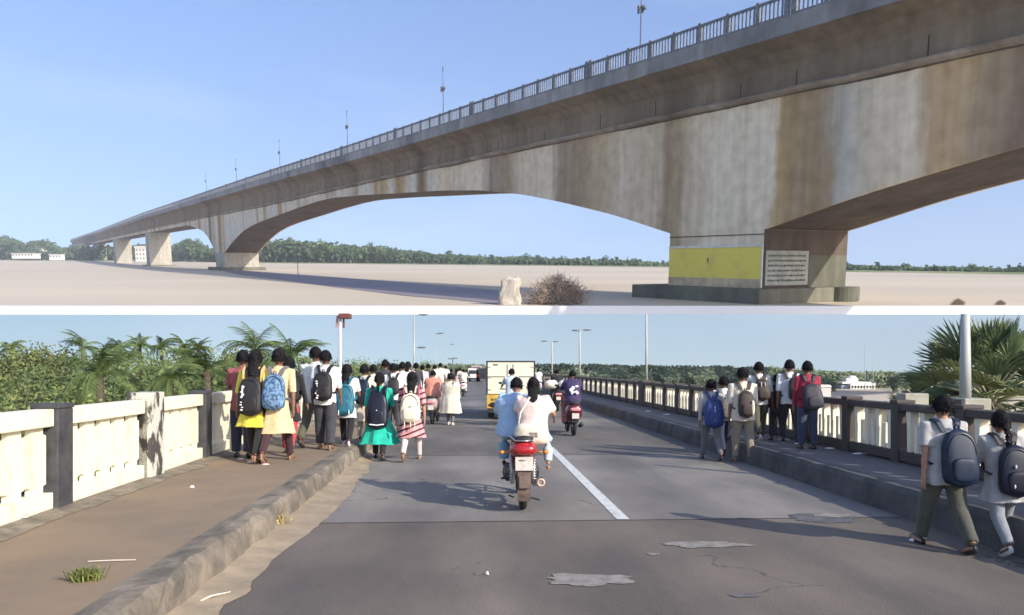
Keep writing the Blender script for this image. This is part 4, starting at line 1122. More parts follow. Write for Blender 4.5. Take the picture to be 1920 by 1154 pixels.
# weeds and litter on the footpath
def weed(px, py, z, r, n, seed, label, m, h=.09):
    rg = random.Random(seed); t = MB()
    for i in range(n):
        b = Vector((rg.gauss(0, r * .4), rg.gauss(0, r * .3), 0)); a = rg.uniform(0, 6.28); l = rg.uniform(.4, 1) * r
        e = b + Vector((math.cos(a) * l, math.sin(a) * l * .8, rg.uniform(.2, 1) * h)); m_ = b.lerp(e, .5) + Vector((0, 0, h * .4)); w = Vector((-math.sin(a), math.cos(a), 0)) * .005
        t.add([b - w, m_ - w, e, m_ + w, b + w], [(0, 1, 2, 3, 4)])
    o = t.build('weed', m, recalc=False); o.location = at(px, py, z); tag(o, label, 'weed', None, 'stuff')
weed(160, 1088, SWL, .12, 130, 1, 'bright green tuft of weed lying on the left footpath', leaf_mat('weed_green', (.12, .15, .04), (.26, .28, .08), .3, 20))
weed(520, 985, .03, .10, 90, 2, 'dry tuft of straw at the foot of the left kerb', leaf_mat('straw', (.3, .23, .1), (.5, .4, .2), .2, 20), .12)
weed(310, 1120, .04, .12, 90, 3, 'dry straw against the kerb nearest the camera', leaf_mat('straw', None, None), .12)
def litter(px, py, z, sx, sy, m, label, seed, name='litter', h=.02):
    rg = random.Random(seed); t = MB(); n = 10
    bot = [(math.cos(2 * PI * i / n) * sx * rg.uniform(.7, 1.1), math.sin(2 * PI * i / n) * sy * rg.uniform(.7, 1.1)) for i in range(n)]
    t.loft([[(x, y, 0) for x, y in bot], [(x * .8, y * .8, h * rg.uniform(.5, 1)) for x, y in bot], [(x * .3, y * .3, h * 1.2) for x, y in bot]])
    o = t.build(name, m, smooth=False); o.location = at(px, py, z) + Vector((0, 0, .004)); tag(o, label, 'litter')
PAP = mat('paper_white', (.72, .70, .68), .8, var=.08, scale=12); PINKP = mat('paper_pink', (.6, .42, .42), .8, scale=12)
litter(45, 971, SWL + .04, .055, .05, mat('flat_stone', (.42, .36, .32), .9), 'flat pale stone lying under the left parapet at the picture edge', 1, 'flat_stone', .03)
litter(378, 1074, .03, .035, .04, mat('paper_lilac', (.6, .52, .62), .8), 'crumpled lilac paper at the foot of the left kerb', 2, h=.05)
litter(914, 1078, .004, .014, .02, PAP, 'white scrap of paper alone on the dark road', 3)
litter(1785, 997, .004, .05, .04, PAP, 'white scrap on the road between the two nearest walkers', 4)
litter(360, 915, SWL, .03, .02, PAP, 'tiny white scrap in the middle of the left footpath', 5)
litter(1710, 1015, .004, .03, .03, PAP, 'small pale crumb of litter behind the heel of the walker with the blue pack', 12)
for i, (px, py, w, lb) in enumerate(((1215, 772, .10, 'by the broad dark block'), (1250, 778, .12, 'two bays right of the broad dark block'), (1500, 833, .10, 'left of the red shirted walker'), (1556, 842, .09, 'right of the red shirted walker'), (1612, 852, .14, 'below the second bay left of the parapet block'), (1470, 826, .13, 'at the feet of the tall boy'))):
    litter(px, py, SWR, w, .07, PAP, 'white plastic scrap under the right parapet ' + lb, 30 + i, h=.018)
for i, (px, py, lb) in enumerate(((452, 862, 'left of the walkers in yellow'), (470, 868, 'at the feet of the walkers in yellow'), (497, 872, 'right in front of the walkers in yellow'))):
    litter(px, py, SWL, .06, .06, PINKP, 'pinkish scrap on the left footpath ' + lb, 50 + i, h=.015)
t = MB(); a = at(1040 * 0 + 372, 1130, .01); t.tube([at(370, 1130, .02), at(395, 1118, .05), at(432, 1110, .02)], [.006, .008, .004], 5); tag(t.build('twig', mat('pale_twig', (.6, .52, .42), .8)), 'pale twig lying on the sand beside the left kerb', 'twig')
t = MB(); t.tube([at(165, 1053, SWL + .01), at(210, 1051, SWL + .015), at(255, 1050, SWL + .01)], [.004, .005, .003], 5); tag(t.build('twig', mat('pale_twig', None)), 'thin straight stick on the left footpath above the green weed', 'twig')
# ============================================================ PEOPLE
SKIN = mat('skin_brown', (.20, .10, .06), .55, var=.12, scale=14)
SKINL = mat('skin_tan', (.34, .19, .12), .55, var=.12, scale=14)
HAIR = mat('hair_black', (.012, .011, .012), .8, var=.4, scale=40, stretch=(1, 1, .15), bump=.004, spec=.12)
def cloth(name, c, c2=None, **k):
    return mat('cloth_' + name, c, .85, c2=c2 or tuple(x * .82 for x in c), scale=k.pop('scale', 9), bump=.018, bscale=16, sheen=.15, **k)
SHOE = mat('shoe_black', (.02, .02, .02), .5); SAND = mat('sandal_tan', (.30, .17, .11), .6); SHOEW = mat('shoe_white', (.65, .63, .6), .6)

def V3(x, y, z): return Vector((x, y, z))
POSES = {
 # thigh forward angle, knee bend (L, R); arm forward, out, elbow (L, R); lean; stance spread
 'walk':   dict(l=(24, 8), r=(-14, 24), la=(-14, 9, 14), ra=(16, 9, 22), lean=3),
 'walk2':  dict(l=(-16, 30), r=(22, 6), la=(20, 10, 26), ra=(-16, 9, 12), lean=4),
 'stroll': dict(l=(10, 6), r=(-6, 10), la=(-4, 7, 12), ra=(6, 8, 16), lean=2),
 'stand':  dict(l=(3, 3), r=(-2, 4), la=(2, 8, 10), ra=(4, 8, 14), lean=1),
 'hold':   dict(l=(8, 6), r=(-8, 12), la=(18, 10, 78), ra=(22, 12, 60), lean=3),
 'ride':   dict(l=(72, 78, 15), r=(72, 78, 15), la=(44, 20, 26), ra=(44, 20, 26), lean=17, sit=1),
 'pillion':dict(l=(70, 84, 17), r=(66, 74, 19), la=(34, 14, 62), ra=(20, 28, 50), lean=13, sit=1),
 'side':   dict(l=(80, 84, -4), r=(80, 84, 4), la=(28, 12, 50), ra=(28, 12, 50), lean=4, sit=1),
}
def skeleton(pose):
    """joints in units of body height; faces +Y; feet at z=0 (seat at z=0 when sitting)"""
    P = POSES[pose]; J = {}
    hip = V3(0, 0, .52); lean = R(P['lean'])
    def up(x, y, z):    # torso point, leaned about the hip
        zz = z - .52
        return V3(x, y * math.cos(lean) + zz * math.sin(lean), .52 + zz * math.cos(lean) - y * math.sin(lean))
    J['up'] = up
    J['pelvis'] = hip
    for s, k in ((-1, 'l'), (1, 'r')):
        q = P[k]; t, kb = R(q[0]), R(q[1]); out = R(q[2]) if len(q) > 2 else R(2)
        h = V3(s * .055, 0, .505); d = V3(s * math.sin(out), math.sin(t) * math.cos(out), -math.cos(t) * math.cos(out))
        kn = h + d * .238; t2 = t - kb; d2 = V3(s * .02, math.sin(t2), -math.cos(t2)).normalized()
        an = kn + d2 * .232
        ft = R(-8 if P.get('sit') else max(-55, min(6, q[0] - q[1])) * .55)
        toe = V3(s * .012, math.cos(ft), math.sin(ft)).normalized()
        J[k] = (h, kn, an, toe)
    for s, k in ((-1, 'la'), (1, 'ra')):
        f, o, e = [R(a) for a in P[k]]
        sh = up(s * .112, 0, .812)
        d = V3(s * math.sin(o), math.sin(f) * math.cos(o), -math.cos(f) * math.cos(o)); el = sh + d * .172
        f2 = f + e; inn = -.22 if e > R(40) else -.02
        d2 = V3(s * (math.sin(o) * .5 + inn), math.sin(f2), -math.cos(f2)).normalized(); wr = el + d2 * .150
        J[k] = (sh, el, wr, d2)
    low = 0 if not P.get('sit') else None
    if low is not None:
        m = min(J['l'][2].z - .045 + min(0, J['l'][3].z) * .09, J['r'][2].z - .045 + min(0, J['r'][3].z) * .09)
        J['dz'] = -m
    else: J['dz'] = -.43
    return J
def remesh(mb, vox, name, smooth_it=2):
    me = mb.mesh(name); o = bpy.data.objects.new('tmp', me); col.objects.link(o)
    m = o.modifiers.new('r', 'REMESH'); m.mode = 'VOXEL'; m.voxel_size = vox; m.use_smooth_shade = True
    if smooth_it:
        s = o.modifiers.new('s', 'SMOOTH'); s.factor = .5; s.iterations = smooth_it
    dg = bpy.context.evaluated_depsgraph_get(); dg.update()
    r = bpy.data.meshes.new_from_object(o.evaluated_get(dg)); r.name = name
    bpy.data.objects.remove(o); bpy.data.meshes.remove(me)
    for p in r.polygons: p.use_smooth = True
    return r
_bodies = {}
def body_mesh(pose, H=1.6, fine=True):
    key = (pose, fine)
    if key in _bodies: return _bodies[key]
    J = skeleton(pose); up = J['up']; mb = MB(); S = H
    def T(pts, rad, n=12, flat=1.0): mb.tube([p * S for p in pts], [r * S for r in rad], n, flat=flat)
    # trunk
    rings = []
    for z, rx, ry, y in ((.47, .07, .06, 0), (.50, .092, .066, -.004), (.54, .095, .066, -.006), (.60, .078, .055, .0), (.66, .082, .058, .004), (.73, .098, .064, .004), (.78, .104, .058, 0), (.815, .090, .045, -.002), (.835, .045, .036, -.002), (.87, .032, .034, .004)):
        rings.append([up(rx * math.cos(a), y + ry * math.sin(a), z) * S for a in [2 * PI * i / 20 for i in range(20)]])
    mb.loft(rings)
    c = up(0, .010, .933)
    mb.ell(c * S, (.048 * S, .060 * S, .067 * S), 20, 14)
    mb.ell(up(0, .028, .895) * S, (.032 * S, .035 * S, .028 * S), 14, 10)                # jaw
    T([up(0, .068, .935), up(0, .078, .915), up(0, .066, .908)], [.006, .010, .007], 8)   # nose
    mb.ell(up(0, .060, .893) * S, (.016 * S, .008 * S, .006 * S), 10, 6)                   # lips
    for s in (-1, 1):
        mb.ell(up(s * .049, .006, .925) * S, (.007 * S, .015 * S, .020 * S), 10, 8)        # ear
        mb.ell(up(s * .018, .062, .945) * S, (.010 * S, .006 * S, .004 * S), 8, 6)         # brow
    for k, s in (('l', -1), ('r', 1)):
        h, kn, an, toe = J[k]
        T([h + V3(0, 0, .02), h.lerp(kn, .35), h.lerp(kn, .75), kn, kn.lerp(an, .3), kn.lerp(an, .75), an], [.058, .054, .040, .034, .036, .024, .020])
        heel = an + V3(0, 0, -.028) - toe * .022
        T([heel, heel + toe * .05, heel + toe * .11, heel + toe * .148], [.020, .024, .025, .014], 12, .62)
    for k, s in (('la', -1), ('ra', 1)):
        sh, el, wr, d = J[k]
        T([sh - V3(s * .03, 0, -.004), sh, sh.lerp(el, .4), el, el.lerp(wr, .3), wr], [.030, .032, .026, .021, .022, .014])
        # hand: palm, four fingers of different length, thumb from the side
        side = V3(s, 0, 0); fw = d.cross(side).normalized()        # across the palm
        if fw.y < 0: fw = -fw
        pal = wr + d * .026
        T([wr, pal, wr + d * .052], [.014, .019, .021], 10, .55) if False else mb.box((wr + d * .030) * S, (.016 * S, .042 * S, .060 * S), rot=Matrix((side, fw, d)).transposed().to_3x3())
        for i in range(4):
            L = (.036, .043, .045, .038)[i]; b = wr + d * .055 + fw * (.016 - .0108 * (3 - i)) + fw * .0
            c1 = b + d * L * .5 - side * .003; c2 = c1 + (d * .8 - side * .6).normalized() * L * .5
            T([b - d * .01, c1, c2], [.0062, .0058, .0046], 6)
        b = wr + d * .018 + fw * .020; c1 = b + (d * .6 + fw * .7 - side * .2).normalized() * .024
        T([b, c1, c1 + d * .022 - side * .004], [.0075, .0068, .005], 6)
    me = remesh(mb, .0085 if fine else .014, 'body', 1)
    _bodies[key] = me
    return me

def garment_top(J, S, hem, sleeve, fit, flare=0.0, folds=0, seed=0, vox=.013, collar=True):
    """shirt or tunic: trunk to the hem plus sleeves, fused"""
    up = J['up']; mb = MB(); rg = random.Random(seed); rings = []; n = 36
    prof = [(.855, .040, .038), (.838, .062, .046), (.818, .104, .056), (.78, .118, .068), (.73, .113, .074), (.66, .102, .070), (.60, .098, .068), (.55, .104, .074), (.50, .108, .078)]
    prof = [p for p in prof if p[0] > hem + .02]
    last = prof[-1]
    zz = last[0]
    while zz > hem + .035:
        zz -= .035; f = (.50 - zz); prof.append((zz, .108 + flare * f * .9, .078 + flare * f * .75))
    f = max(0, .50 - hem); prof.append((hem, (.108 if hem < .5 else last[1]) + flare * f, (.080 if hem < .5 else last[2]) + flare * f * .85))
    for z, rx, ry in prof:
        fo = max(0, min(1, (.62 - z) / .2))
        r = []
        for i in range(n):
            a = 2 * PI * i / n; k = fit * (1 + fo * folds * .075 * math.sin(a * 7 + seed) * (1 + .5 * math.sin(a * 3 + seed * 2)) + .035 * noise.noise(V3(math.cos(a) * 2.5, z * 12, seed)))
            if z > .8: k = 1 + (fit - 1) * .5
            p = (up(rx * k * math.cos(a), ry * k * math.sin(a), z) if z > .5 else V3(rx * k * math.cos(a), ry * k * math.sin(a) - .01 * fo, z)) * S
            p.z += (.006 * math.sin(a * 3 + seed) * S if z == hem else 0)
            r.append(p)
        rings.append(r)
    mb.loft(rings)
    for k, s in (('la', -1), ('ra', 1)):
        sh, el, wr, d = J[k]
        a = [sh - V3(s * .035, 0, -.004), sh + V3(0, 0, .002)]; rr = [.034, .040 * fit]
        if sleeve == 'short':
            a += [sh.lerp(el, .35), sh.lerp(el, .8)]; rr += [.037 * fit, .036 * fit]
        elif sleeve == 'elbow':
            a += [sh.lerp(el, .5), el, el.lerp(wr, .12)]; rr += [.035 * fit, .031 * fit, .031 * fit]
        elif sleeve == 'long':
            a += [sh.lerp(el, .5), el, el.lerp(wr, .5), el.lerp(wr, .93)]; rr += [.034 * fit, .029 * fit, .026 * fit, .022 * fit]
        if sleeve: mb.tube([p * S for p in a], [r * S for r in rr], 14)
    if collar:
        c = []
        for z, r_ in ((.842, .045), (.868, .040), (.862, .046), (.838, .052)):
            c.append([up(r_ * math.cos(2 * PI * i / 18), r_ * .95 * math.sin(2 * PI * i / 18), z) * S for i in range(18)])
        mb.loft(c)
    return remesh(mb, vox, 'garment', 2)
def trousers(J, S, width, vox=.013, crop=.96, seed=0, sit=False):
    mb = MB()
    mb.ell(V3(0, -.002, .515) * S, (.098 * S, .072 * S, .062 * S), 20, 12)
    for k, s in (('l', -1), ('r', 1)):
        h, kn, an, toe = J[k]; e = kn.lerp(an, crop)
        j = lambda q: V3(.003 * noise.noise(V3(q, seed, s)), .004 * noise.noise(V3(q, seed + 9, s)), 0)
        mb.tube([p * S for p in (h + V3(-s * .008, 0, .03), h.lerp(kn, .3), h.lerp(kn, .7) + j(1), kn + j(2), kn.lerp(an, .35) + j(3), kn.lerp(an, .7) + j(4), e)],
                [r * S for r in (.060, .058 * (1 + .3 * (width - 1)), .046 * width, .041 * width, .039 * width, .034 * width, .033 * width)], 16)
    return remesh(mb, vox, 'trousers', 2)
def link(name, me, m, parent):
    o = bpy.data.objects.new(name, me); me.materials.clear() if me.users == 0 else None
    col.objects.link(o); o.parent = parent
    if not me.materials: me.materials.append(m)
    o.material_slots[0].link = 'OBJECT'; o.material_slots[0].material = m
    return o
def hair_part(J, S, style, parent, seed=0):
    up = J['up']; mb = MB(); rg = random.Random(seed)
    nu, nv = 30, 18; c = up(0, .002, .942)
    k = 1.0 if style == 'short' else 1.05
    rings = []
    lo = {'short': 1.05, 'cap': 1.05}.get(style, 1.3)
    for j in range(nv):
        th = .08 + (PI * .66) * j / (nv - 1); r = []
        for i in range(nu):
            ph = 2 * PI * i / nu
            front = max(0, math.sin(ph)); t = min(th, 1.25 + .95 * (1 - front)) 
            x = .055 * k * math.sin(t) * math.cos(ph); y = .068 * k * math.sin(t) * math.sin(ph) - .004; z = .071 * k * math.cos(t)
            q = 1.03 + .10 * noise.noise(V3(math.cos(ph) * 2.2, t * 2.2, seed)) + .05 * noise.noise(V3(math.cos(ph) * 11, t * 8, seed + math.sin(ph) * 5))
            r.append(up(x * q, y * q, .945 + z * q) * S)
        rings.append(r)
    mb.loft(rings)
    if style in ('long', 'braid', 'tail'):
        w = {'long': .046, 'braid': .017, 'tail': .026}[style]; L = {'long': .20, 'braid': .32, 'tail': .20}[style]
        pts = []; rr = []
        if style == 'long': pts = [up(0, -.030, .94), up(0, -.045, .90), up(0, -.062, .85), up(0, -.078, .79), up(0, -.082, .90 - L)]; rr = [.05, .052, .048, .042, .016]
        else:
            z = .925; pts.append(up(0, -.05, z)); rr.append(w * 1.3)
            m = 14
            for i in range(1, m + 1):
                f = i / m; pts.append(up(.004 * math.sin(i * 2), -.066 - (.022 if f > .3 else .022 * f / .3), z - L * f)); rr.append(w * (1.0 + (.18 * math.sin(i * 2.4) if style == 'braid' else 0)) * (1 - .55 * f))
        mb.tube([p * S for p in pts], [r * S for r in rr], 14, flat=.55 if style == 'long' else .8)
    # loose locks break up the outline
    nl = 420 if S > 0 else 0
    for i in range(nl):
        ph = rg.uniform(0, 2 * PI); th = math.acos(rg.uniform(-.55, 1)); front = max(0, math.sin(ph)); th = min(th, 1.3 + .9 * (1 - front))
        n_ = V3(math.sin(th) * math.cos(ph), math.sin(th) * math.sin(ph), math.cos(th)); b0 = V3(n_.x * .054, n_.y * .067 - .004, .945 + n_.z * .070)
        dn = V3(n_.x * .4 + rg.gauss(0, .3), n_.y * .4 - .15 + rg.gauss(0, .3), -.8 + rg.gauss(0, .3)); l = rg.uniform(.010, .026); m_ = b0 + n_ * .006 + dn * l * .5; e = b0 + dn * l + n_ * rg.uniform(.001, .005)
        w = n_.cross(dn).normalized() * rg.uniform(.002, .005)
        mb.add([up(*(b0 - w)) * S, up(*(b0 + w)) * S, up(*(m_ + w)) * S, up(*e) * S, up(*(m_ - w)) * S], [(0, 1, 2, 3, 4)])
    if style == 'bun': mb.ell(up(0, -.066, .955) * S, (.030 * S, .026 * S, .028 * S), 12, 8)
    return mb.build('hair', HAIR, parent, smooth=True)
def scarf_part(J, S, m, parent, style):
    """dupatta over the shoulders, hanging down one side, or wound round the head"""
    up = J['up']; mb = MB()
    if style == 'head':
        rings = []
        for z, rx, ry, y in ((1.012, .02, .022, -.0), (1.005, .045, .052, 0), (.975, .060, .072, 0), (.94, .064, .076, .0), (.90, .058, .066, -.004), (.865, .052, .056, -.008), (.84, .078, .064, -.006), (.80, .118, .076, -.004), (.74, .116, .080, 0), (.70, .112, .080, 0)):
            rings.append([up(rx * math.cos(2 * PI * i / 24) * (1 + .03 * math.sin(i * 2.1)), y + ry * math.sin(2 * PI * i / 24), z) * S for i in range(24)])
        mb.loft(rings, cap=True)
    else:
        for s in (-1, 1):
            pts = [up(s * .03, .055, .80), up(s * .075, .045, .835), up(s * .085, -.02, .848), up(s * .082, -.066, .82), up(s * .078, -.082, .72), up(s * .085, -.09, .60), V3(s * .09, -.10, .46)]
            mb.tube([p * S for p in pts[: (7 if style == 'long' else 5)]], [r * S for r in (.02, .03, .034, .036, .038, .040, .036)[: (7 if style == 'long' else 5)]], 10, flat=.30, up=(1, 0, 0))
    return mb.build('scarf', m, parent, smooth=True)

def person(px, py, top, z, spec, label, H=None, yaw=0, name='person', at_loc=None):
    """feet at pixel (px, py) on the surface at height z, top of the head at pixel row top"""
    if at_loc is None:
        c = at(px, py, z); H = H or ((EYE - z) + (690 - top) / FPX * c.y) / 1.01
    else: c = Vector(at_loc)
    pose = spec.get('pose', 'walk'); J = skeleton(pose); g = spec
    root = empty(name, (c.x, c.y, c.z), R(yaw)); tag(root, label, 'person')
    dz = J['dz']
    S = H; small = c.y > 26
    body = link('body', body_mesh(pose, 1.6, not small), g.get('skin', SKIN), root); body.location = (0, 0, dz * S); body.scale = (S / 1.6,) * 3
    sh = (0, 0, dz * S); vox = .012 if not small else .018
    def put(n, me, m):
        o = link(n, me, m, root); o.location = sh; return o
    t = g['top']; hem = t.get('hem', .47)
    put(t.get('name', 'shirt'), garment_top(J, S, hem, t.get('sleeve', 'short'), t.get('fit', 1.0), t.get('flare', .0), t.get('folds', .6), seed=(int(px) if at_loc is None else int(c.x * 100)) % 97, vox=vox, collar=t.get('collar', True)), t['m'])
    b = g.get('bottom')
    if b: put(b.get('name', 'trousers'), trousers(J, S, b.get('w', 1.1), vox, b.get('crop', .97)), b['m'])
    k = g.get('skirt')
    if k:
        mb = MB(); rings = []; n = 48
        for i in range(12):
            f = i / 11; z_ = .55 + (k['hem'] - .55) * f
            rings.append([V3((.100 + k['fl'] * f) * math.cos(a) * (1 + .06 * f * math.sin(a * 9)), (.075 + k['fl'] * .8 * f) * math.sin(a) * (1 + .06 * f * math.sin(a * 9)) + .0, z_) * S for a in [2 * PI * q / n for q in range(n)]])
        o = mb.build('skirt', k['m'], root, smooth=True); o.location = sh
    o = hair_part(J, S, g.get('hair', 'short'), root, int(S * 1000) % 31); o.location = sh
    if g.get('scarf'): o = scarf_part(J, S, g['scarf'][0], root, g['scarf'][1]); o.location = sh
    for kk in ('l', 'r'):
        h, kn, an, toe = J[kk]; mb = MB(); heel = an + V3(0, 0, -.034) - toe * .030
        q = g.get('shoe', SHOE)
        mb.tube([p * S for p in (heel, heel + toe * .05, heel + toe * .12, heel + toe * .172)], [r * S for r in (.026, .030, .031, .016)], 12, flat=.52 if q is not SAND else .3, up=(1, 0, 0))
        o = mb.build('shoe', q, root, smooth=True); o.location = sh
    if g.get('pack'): backpack(root, J, S, dz, g['pack'], yaw)
    return root
def backpack(root, J, S, dz, pk, yaw):
    up = J['up']; w, h, d, zc_ = pk.get('w', .175) * S / 1.0, pk.get('h', .29) * S, pk.get('d', .10) * S, pk.get('z', .655)
    a = Matrix.Translation(root.location) @ Matrix.Rotation(R(yaw), 4, 'Z')
    t = empty('backpack', mat=a); tag(t, pk['label'], 'backpack')
    o0 = Vector((0, 0, dz * S))
    c = up(pk.get('dx', 0), -.078, zc_) * S + Vector((0, -d * .5, 0)); lean = Matrix.Rotation(-R(6), 3, 'X') @ Matrix.Rotation(R(pk.get('tilt', 0)), 3, 'Y')
    mb = MB(); rings = []
    for i in range(13):
        f = i / 12; zz = (f - .5) * h; k = (1 - abs(2 * f - 1) ** (3.2 if f > .5 else 5)) ** .42 * (1.04 - .12 * f)
        k = max(k, .02); 
        r = []
        for q in range(28):
            b = 2 * PI * q / 28; cx, sy = math.cos(b), math.sin(b); ex = .62
            x = math.copysign(abs(cx) ** ex, cx) * w * .5 * k; y = math.copysign(abs(sy) ** ex, sy) * d * .5 * k * (1.12 - .25 * f)
            nn = 1 + .03 * noise.noise(V3(x * 14, zz * 12, S * 9))
            r.append(c + lean @ Vector((x * nn, y * nn, zz)))
        rings.append(r)
    mb.loft(rings); b_ = mb.build('bag', pk['m'], t, smooth=True); b_.location = o0
    sm = pk.get('strap', pk['m'])
    for s in (-1, 1):
        mb = MB()
        pts = [up(s * .040, -.082, .775), up(s * .062, -.062, .835), up(s * .072, -.012, .858), up(s * .076, .040, .835), up(s * .082, .078, .76), up(s * .092, .078, .68), up(s * .108, .03, .60), up(s * .100, -.05, .57)]
        mb.tube([p * S for p in pts], [.026 * S] * 8, 8, flat=.28, up=(1, 0, 0)) if False else None
        # flat webbing following the shoulder
        wv = .017 * S
        vs = []
        for i, p in enumerate(pts):
            tt = (pts[min(i + 1, 7)] - pts[max(0, i - 1)]).normalized(); sd_ = Vector((1, 0, 0)); nr = sd_.cross(tt).normalized() * .006 * S
            for u, v in ((-1, -1), (1, -1), (1, 1), (-1, 1)): vs.append(p * S + sd_ * wv * u + nr * v)
        mb.loft([vs[i * 4:i * 4 + 4] for i in range(8)])
        o = mb.build('strap', sm, t); o.location = o0
    if pk.get('pocket', True):
        mb = MB(); mb.ell(c + lean @ Vector((0, -d * .5, -h * .2)), (w * .34, d * .16, h * .2), 18, 10, p=.6); o = mb.build('front_pocket', pk.get('pm', pk['m']), t, smooth=True); o.location = o0
    mb = MB(); zz = []
    for i in range(15):
        b = PI * i / 14; zz.append(c + lean @ Vector((math.cos(b) * w * .40, -d * .40, h * .05 + math.sin(b) * h * .36)))
    mb.tube(zz, .0035 * S, 5); o = mb.build('zip', mat('zip_dark', (.03, .03, .035), .4), t); o.location = o0
    mb = MB(); mb.tube([c + lean @ Vector((-.018, d * .2, h * .49)), c + lean @ Vector((-.016, d * .1, h * .55)), c + lean @ Vector((.016, d * .1, h * .55)), c + lean @ Vector((.018, d * .2, h * .49))], .006 * S, 6)
    o = mb.build('handle', sm, t, smooth=True); o.location = o0
    for (n, pts_, r_, m_) in pk.get('marks', ()):
        mb = MB()
        for (u, v, ru, rv) in pts_:
            mb.ell(c + lean @ Vector((u * w, -d * (.53 if not pk.get('pocket', True) else .56 - .05 * abs(v)), v * h)), (ru * w, .012 * S, rv * h), 10, 6)
        o = mb.build(n, m_, t, smooth=True); o.location = o0
    return t

WHT = cloth('white', (.72, .71, .68), (.60, .58, .56)); CRM = cloth('cream', (.66, .60, .48), (.54, .48, .38)); SHADW = cloth('shaded_white', (.42, .41, .40), (.32, .31, .30))  # the greyer white has the shade on white shirts put into the cloth
NAVY = cloth('navy', (.03, .035, .07)); BLK = cloth('black', (.014, .014, .016)); CHAR = cloth('charcoal', (.045, .045, .052)); KHK = cloth('khaki', (.27, .225, .16)); OLV = cloth('olive', (.10, .10, .065)); GREY = cloth('grey', (.15, .15, .155))
YEL = cloth('yellow', (.66, .60, .06), (.52, .46, .05)); BEI = cloth('beige', (.72, .55, .30), (.60, .44, .24)); TEAL = cloth('teal', (.02, .15, .19)); GRN = cloth('emerald', (.01, .46, .32), (.01, .34, .24)); JEAN = cloth('jeans', (.24, .42, .52), (.17, .32, .42)); PJEAN = cloth('pale_jeans', (.50, .62, .66), (.40, .52, .58)); BLUET = cloth('sky_blue', (.36, .50, .66), (.28, .42, .58)); SALM = cloth('salmon', (.62, .26, .18), (.5, .2, .14)); RED = cloth('crimson', (.30, .02, .045), (.22, .015, .035)); DNM = cloth('dark_denim', (.05, .06, .10)); BLUP = mat('pack_blue', (.010, .035, .15), .5, var=.2, scale=12); NVP = mat('pack_navy', (.005, .015, .036), .55, var=.25, scale=12); BKP = mat('pack_black', (.014, .013, .014), .6, var=.3, scale=12); BRP = mat('pack_brown', (.045, .03, .024), .6, var=.3, scale=12)
CRP = mat('pack_cream', (.70, .62, .48), .7, var=.08, scale=12); TLP = mat('pack_teal', (.02, .13, .19), .55, var=.2, scale=12); DKN = mat('pack_midnight', (.008, .010, .022), .45, var=.3, scale=12)
PTRN = mat('pack_patterned', (.16, .28, .42), .7, c2=(.04, .08, .16), scale=22, detail=3, ramp=(.42, .56)); WMK = mat('mark_white', (.75, .74, .72), .5, var=.03)
STRP = None
def striped(name, a, b, period, ang=0.35):
    m, nt, bs = nodes_of(name); N = nt.nodes; L = nt.links
    tc = N.new('ShaderNodeTexCoord'); mp = N.new('ShaderNodeMapping'); mp.inputs['Rotation'].default_value = (0, ang, 0); L.new(tc.outputs['Object'], mp.inputs[0])
    wv = N.new('ShaderNodeTexWave'); wv.bands_direction = 'Z'; wv.inputs['Scale'].default_value = period; wv.inputs['Distortion'].default_value = 2.5; wv.inputs['Detail'].default_value = 2; L.new(mp.outputs[0], wv.inputs['Vector'])
    rp = N.new('ShaderNodeValToRGB'); rp.color_ramp.elements[0].position = .22; rp.color_ramp.elements[0].color = (*b, 1); rp.color_ramp.elements[1].position = .30; rp.color_ramp.elements[1].color = (*a, 1)
    L.new(wv.outputs[0], rp.inputs[0]); L.new(rp.outputs[0], bs.inputs['Base Color']); bs.inputs['Roughness'].default_value = .85
    return m
PNKS = striped('cloth_pink_striped', (.62, .30, .29), (.06, .02, .03), 3.2)
def dots(side, n=9, u=.0, seed=1, ru=.05, rv=.028, v0=-.36, v1=.3):
    rg = random.Random(seed); return [(u + rg.uniform(-.05, .05), v0 + (v1 - v0) * i / (n - 1), ru * rg.uniform(.6, 1.3), rv * rg.uniform(.6, 1.3)) for i in range(n)]

# ---- left footpath
person(478, 866, 655, SWL, dict(pose='walk', top=dict(m=YEL, hem=.33, sleeve='elbow', flare=.28, folds=1, name='tunic'), bottom=dict(m=BLK, w=1.05), hair='long', shoe=SAND, scarf=(cloth('ochre', (.55, .38, .16)), 'short'),
  pack=dict(m=BKP, w=.215, h=.36, z=.60, label='large black backpack with white marks worn by the walker in the bright yellow tunic', marks=[('emblem', dots(0, 10, -.24, 3, .06, .03, -.34, .22), 0, WMK)])), 'walker in a bright yellow tunic and black trousers with long black hair')
person(521, 866, 652, SWL, dict(pose='walk2', top=dict(m=BEI, hem=.27, sleeve='elbow', flare=.24, folds=.8, name='tunic'), bottom=dict(m=cloth('maroon', (.05, .02, .025)), w=1.0), hair='bun', shoe=SAND,
  pack=dict(m=PTRN, w=.20, h=.33, z=.63, strap=GREY, label='blue patterned backpack worn by the walker in the beige tunic')), 'walker in a long beige tunic beside the one in yellow on the left footpath')
person(455, 858, 660, SWL, dict(pose='hold', top=dict(m=cloth('rose', (.30, .08, .08)), hem=.44, sleeve='short', name='blouse'), bottom=dict(m=NAVY, w=1.3), hair='bun'), 'walker in a rose top and navy trousers half hidden at the cream parapet', yaw=8)
person(541, 853, 668, SWL, dict(pose='walk', top=dict(m=BLK, hem=.36, sleeve='long', flare=.2, name='tunic'), bottom=dict(m=cloth('bright_red', (.50, .04, .05)), w=1.0), hair='long',
  pack=dict(m=BKP, w=.17, h=.30, z=.60, label='plain black backpack just right of the blue patterned one')), 'walker in black with bright red trousers behind the one in beige')
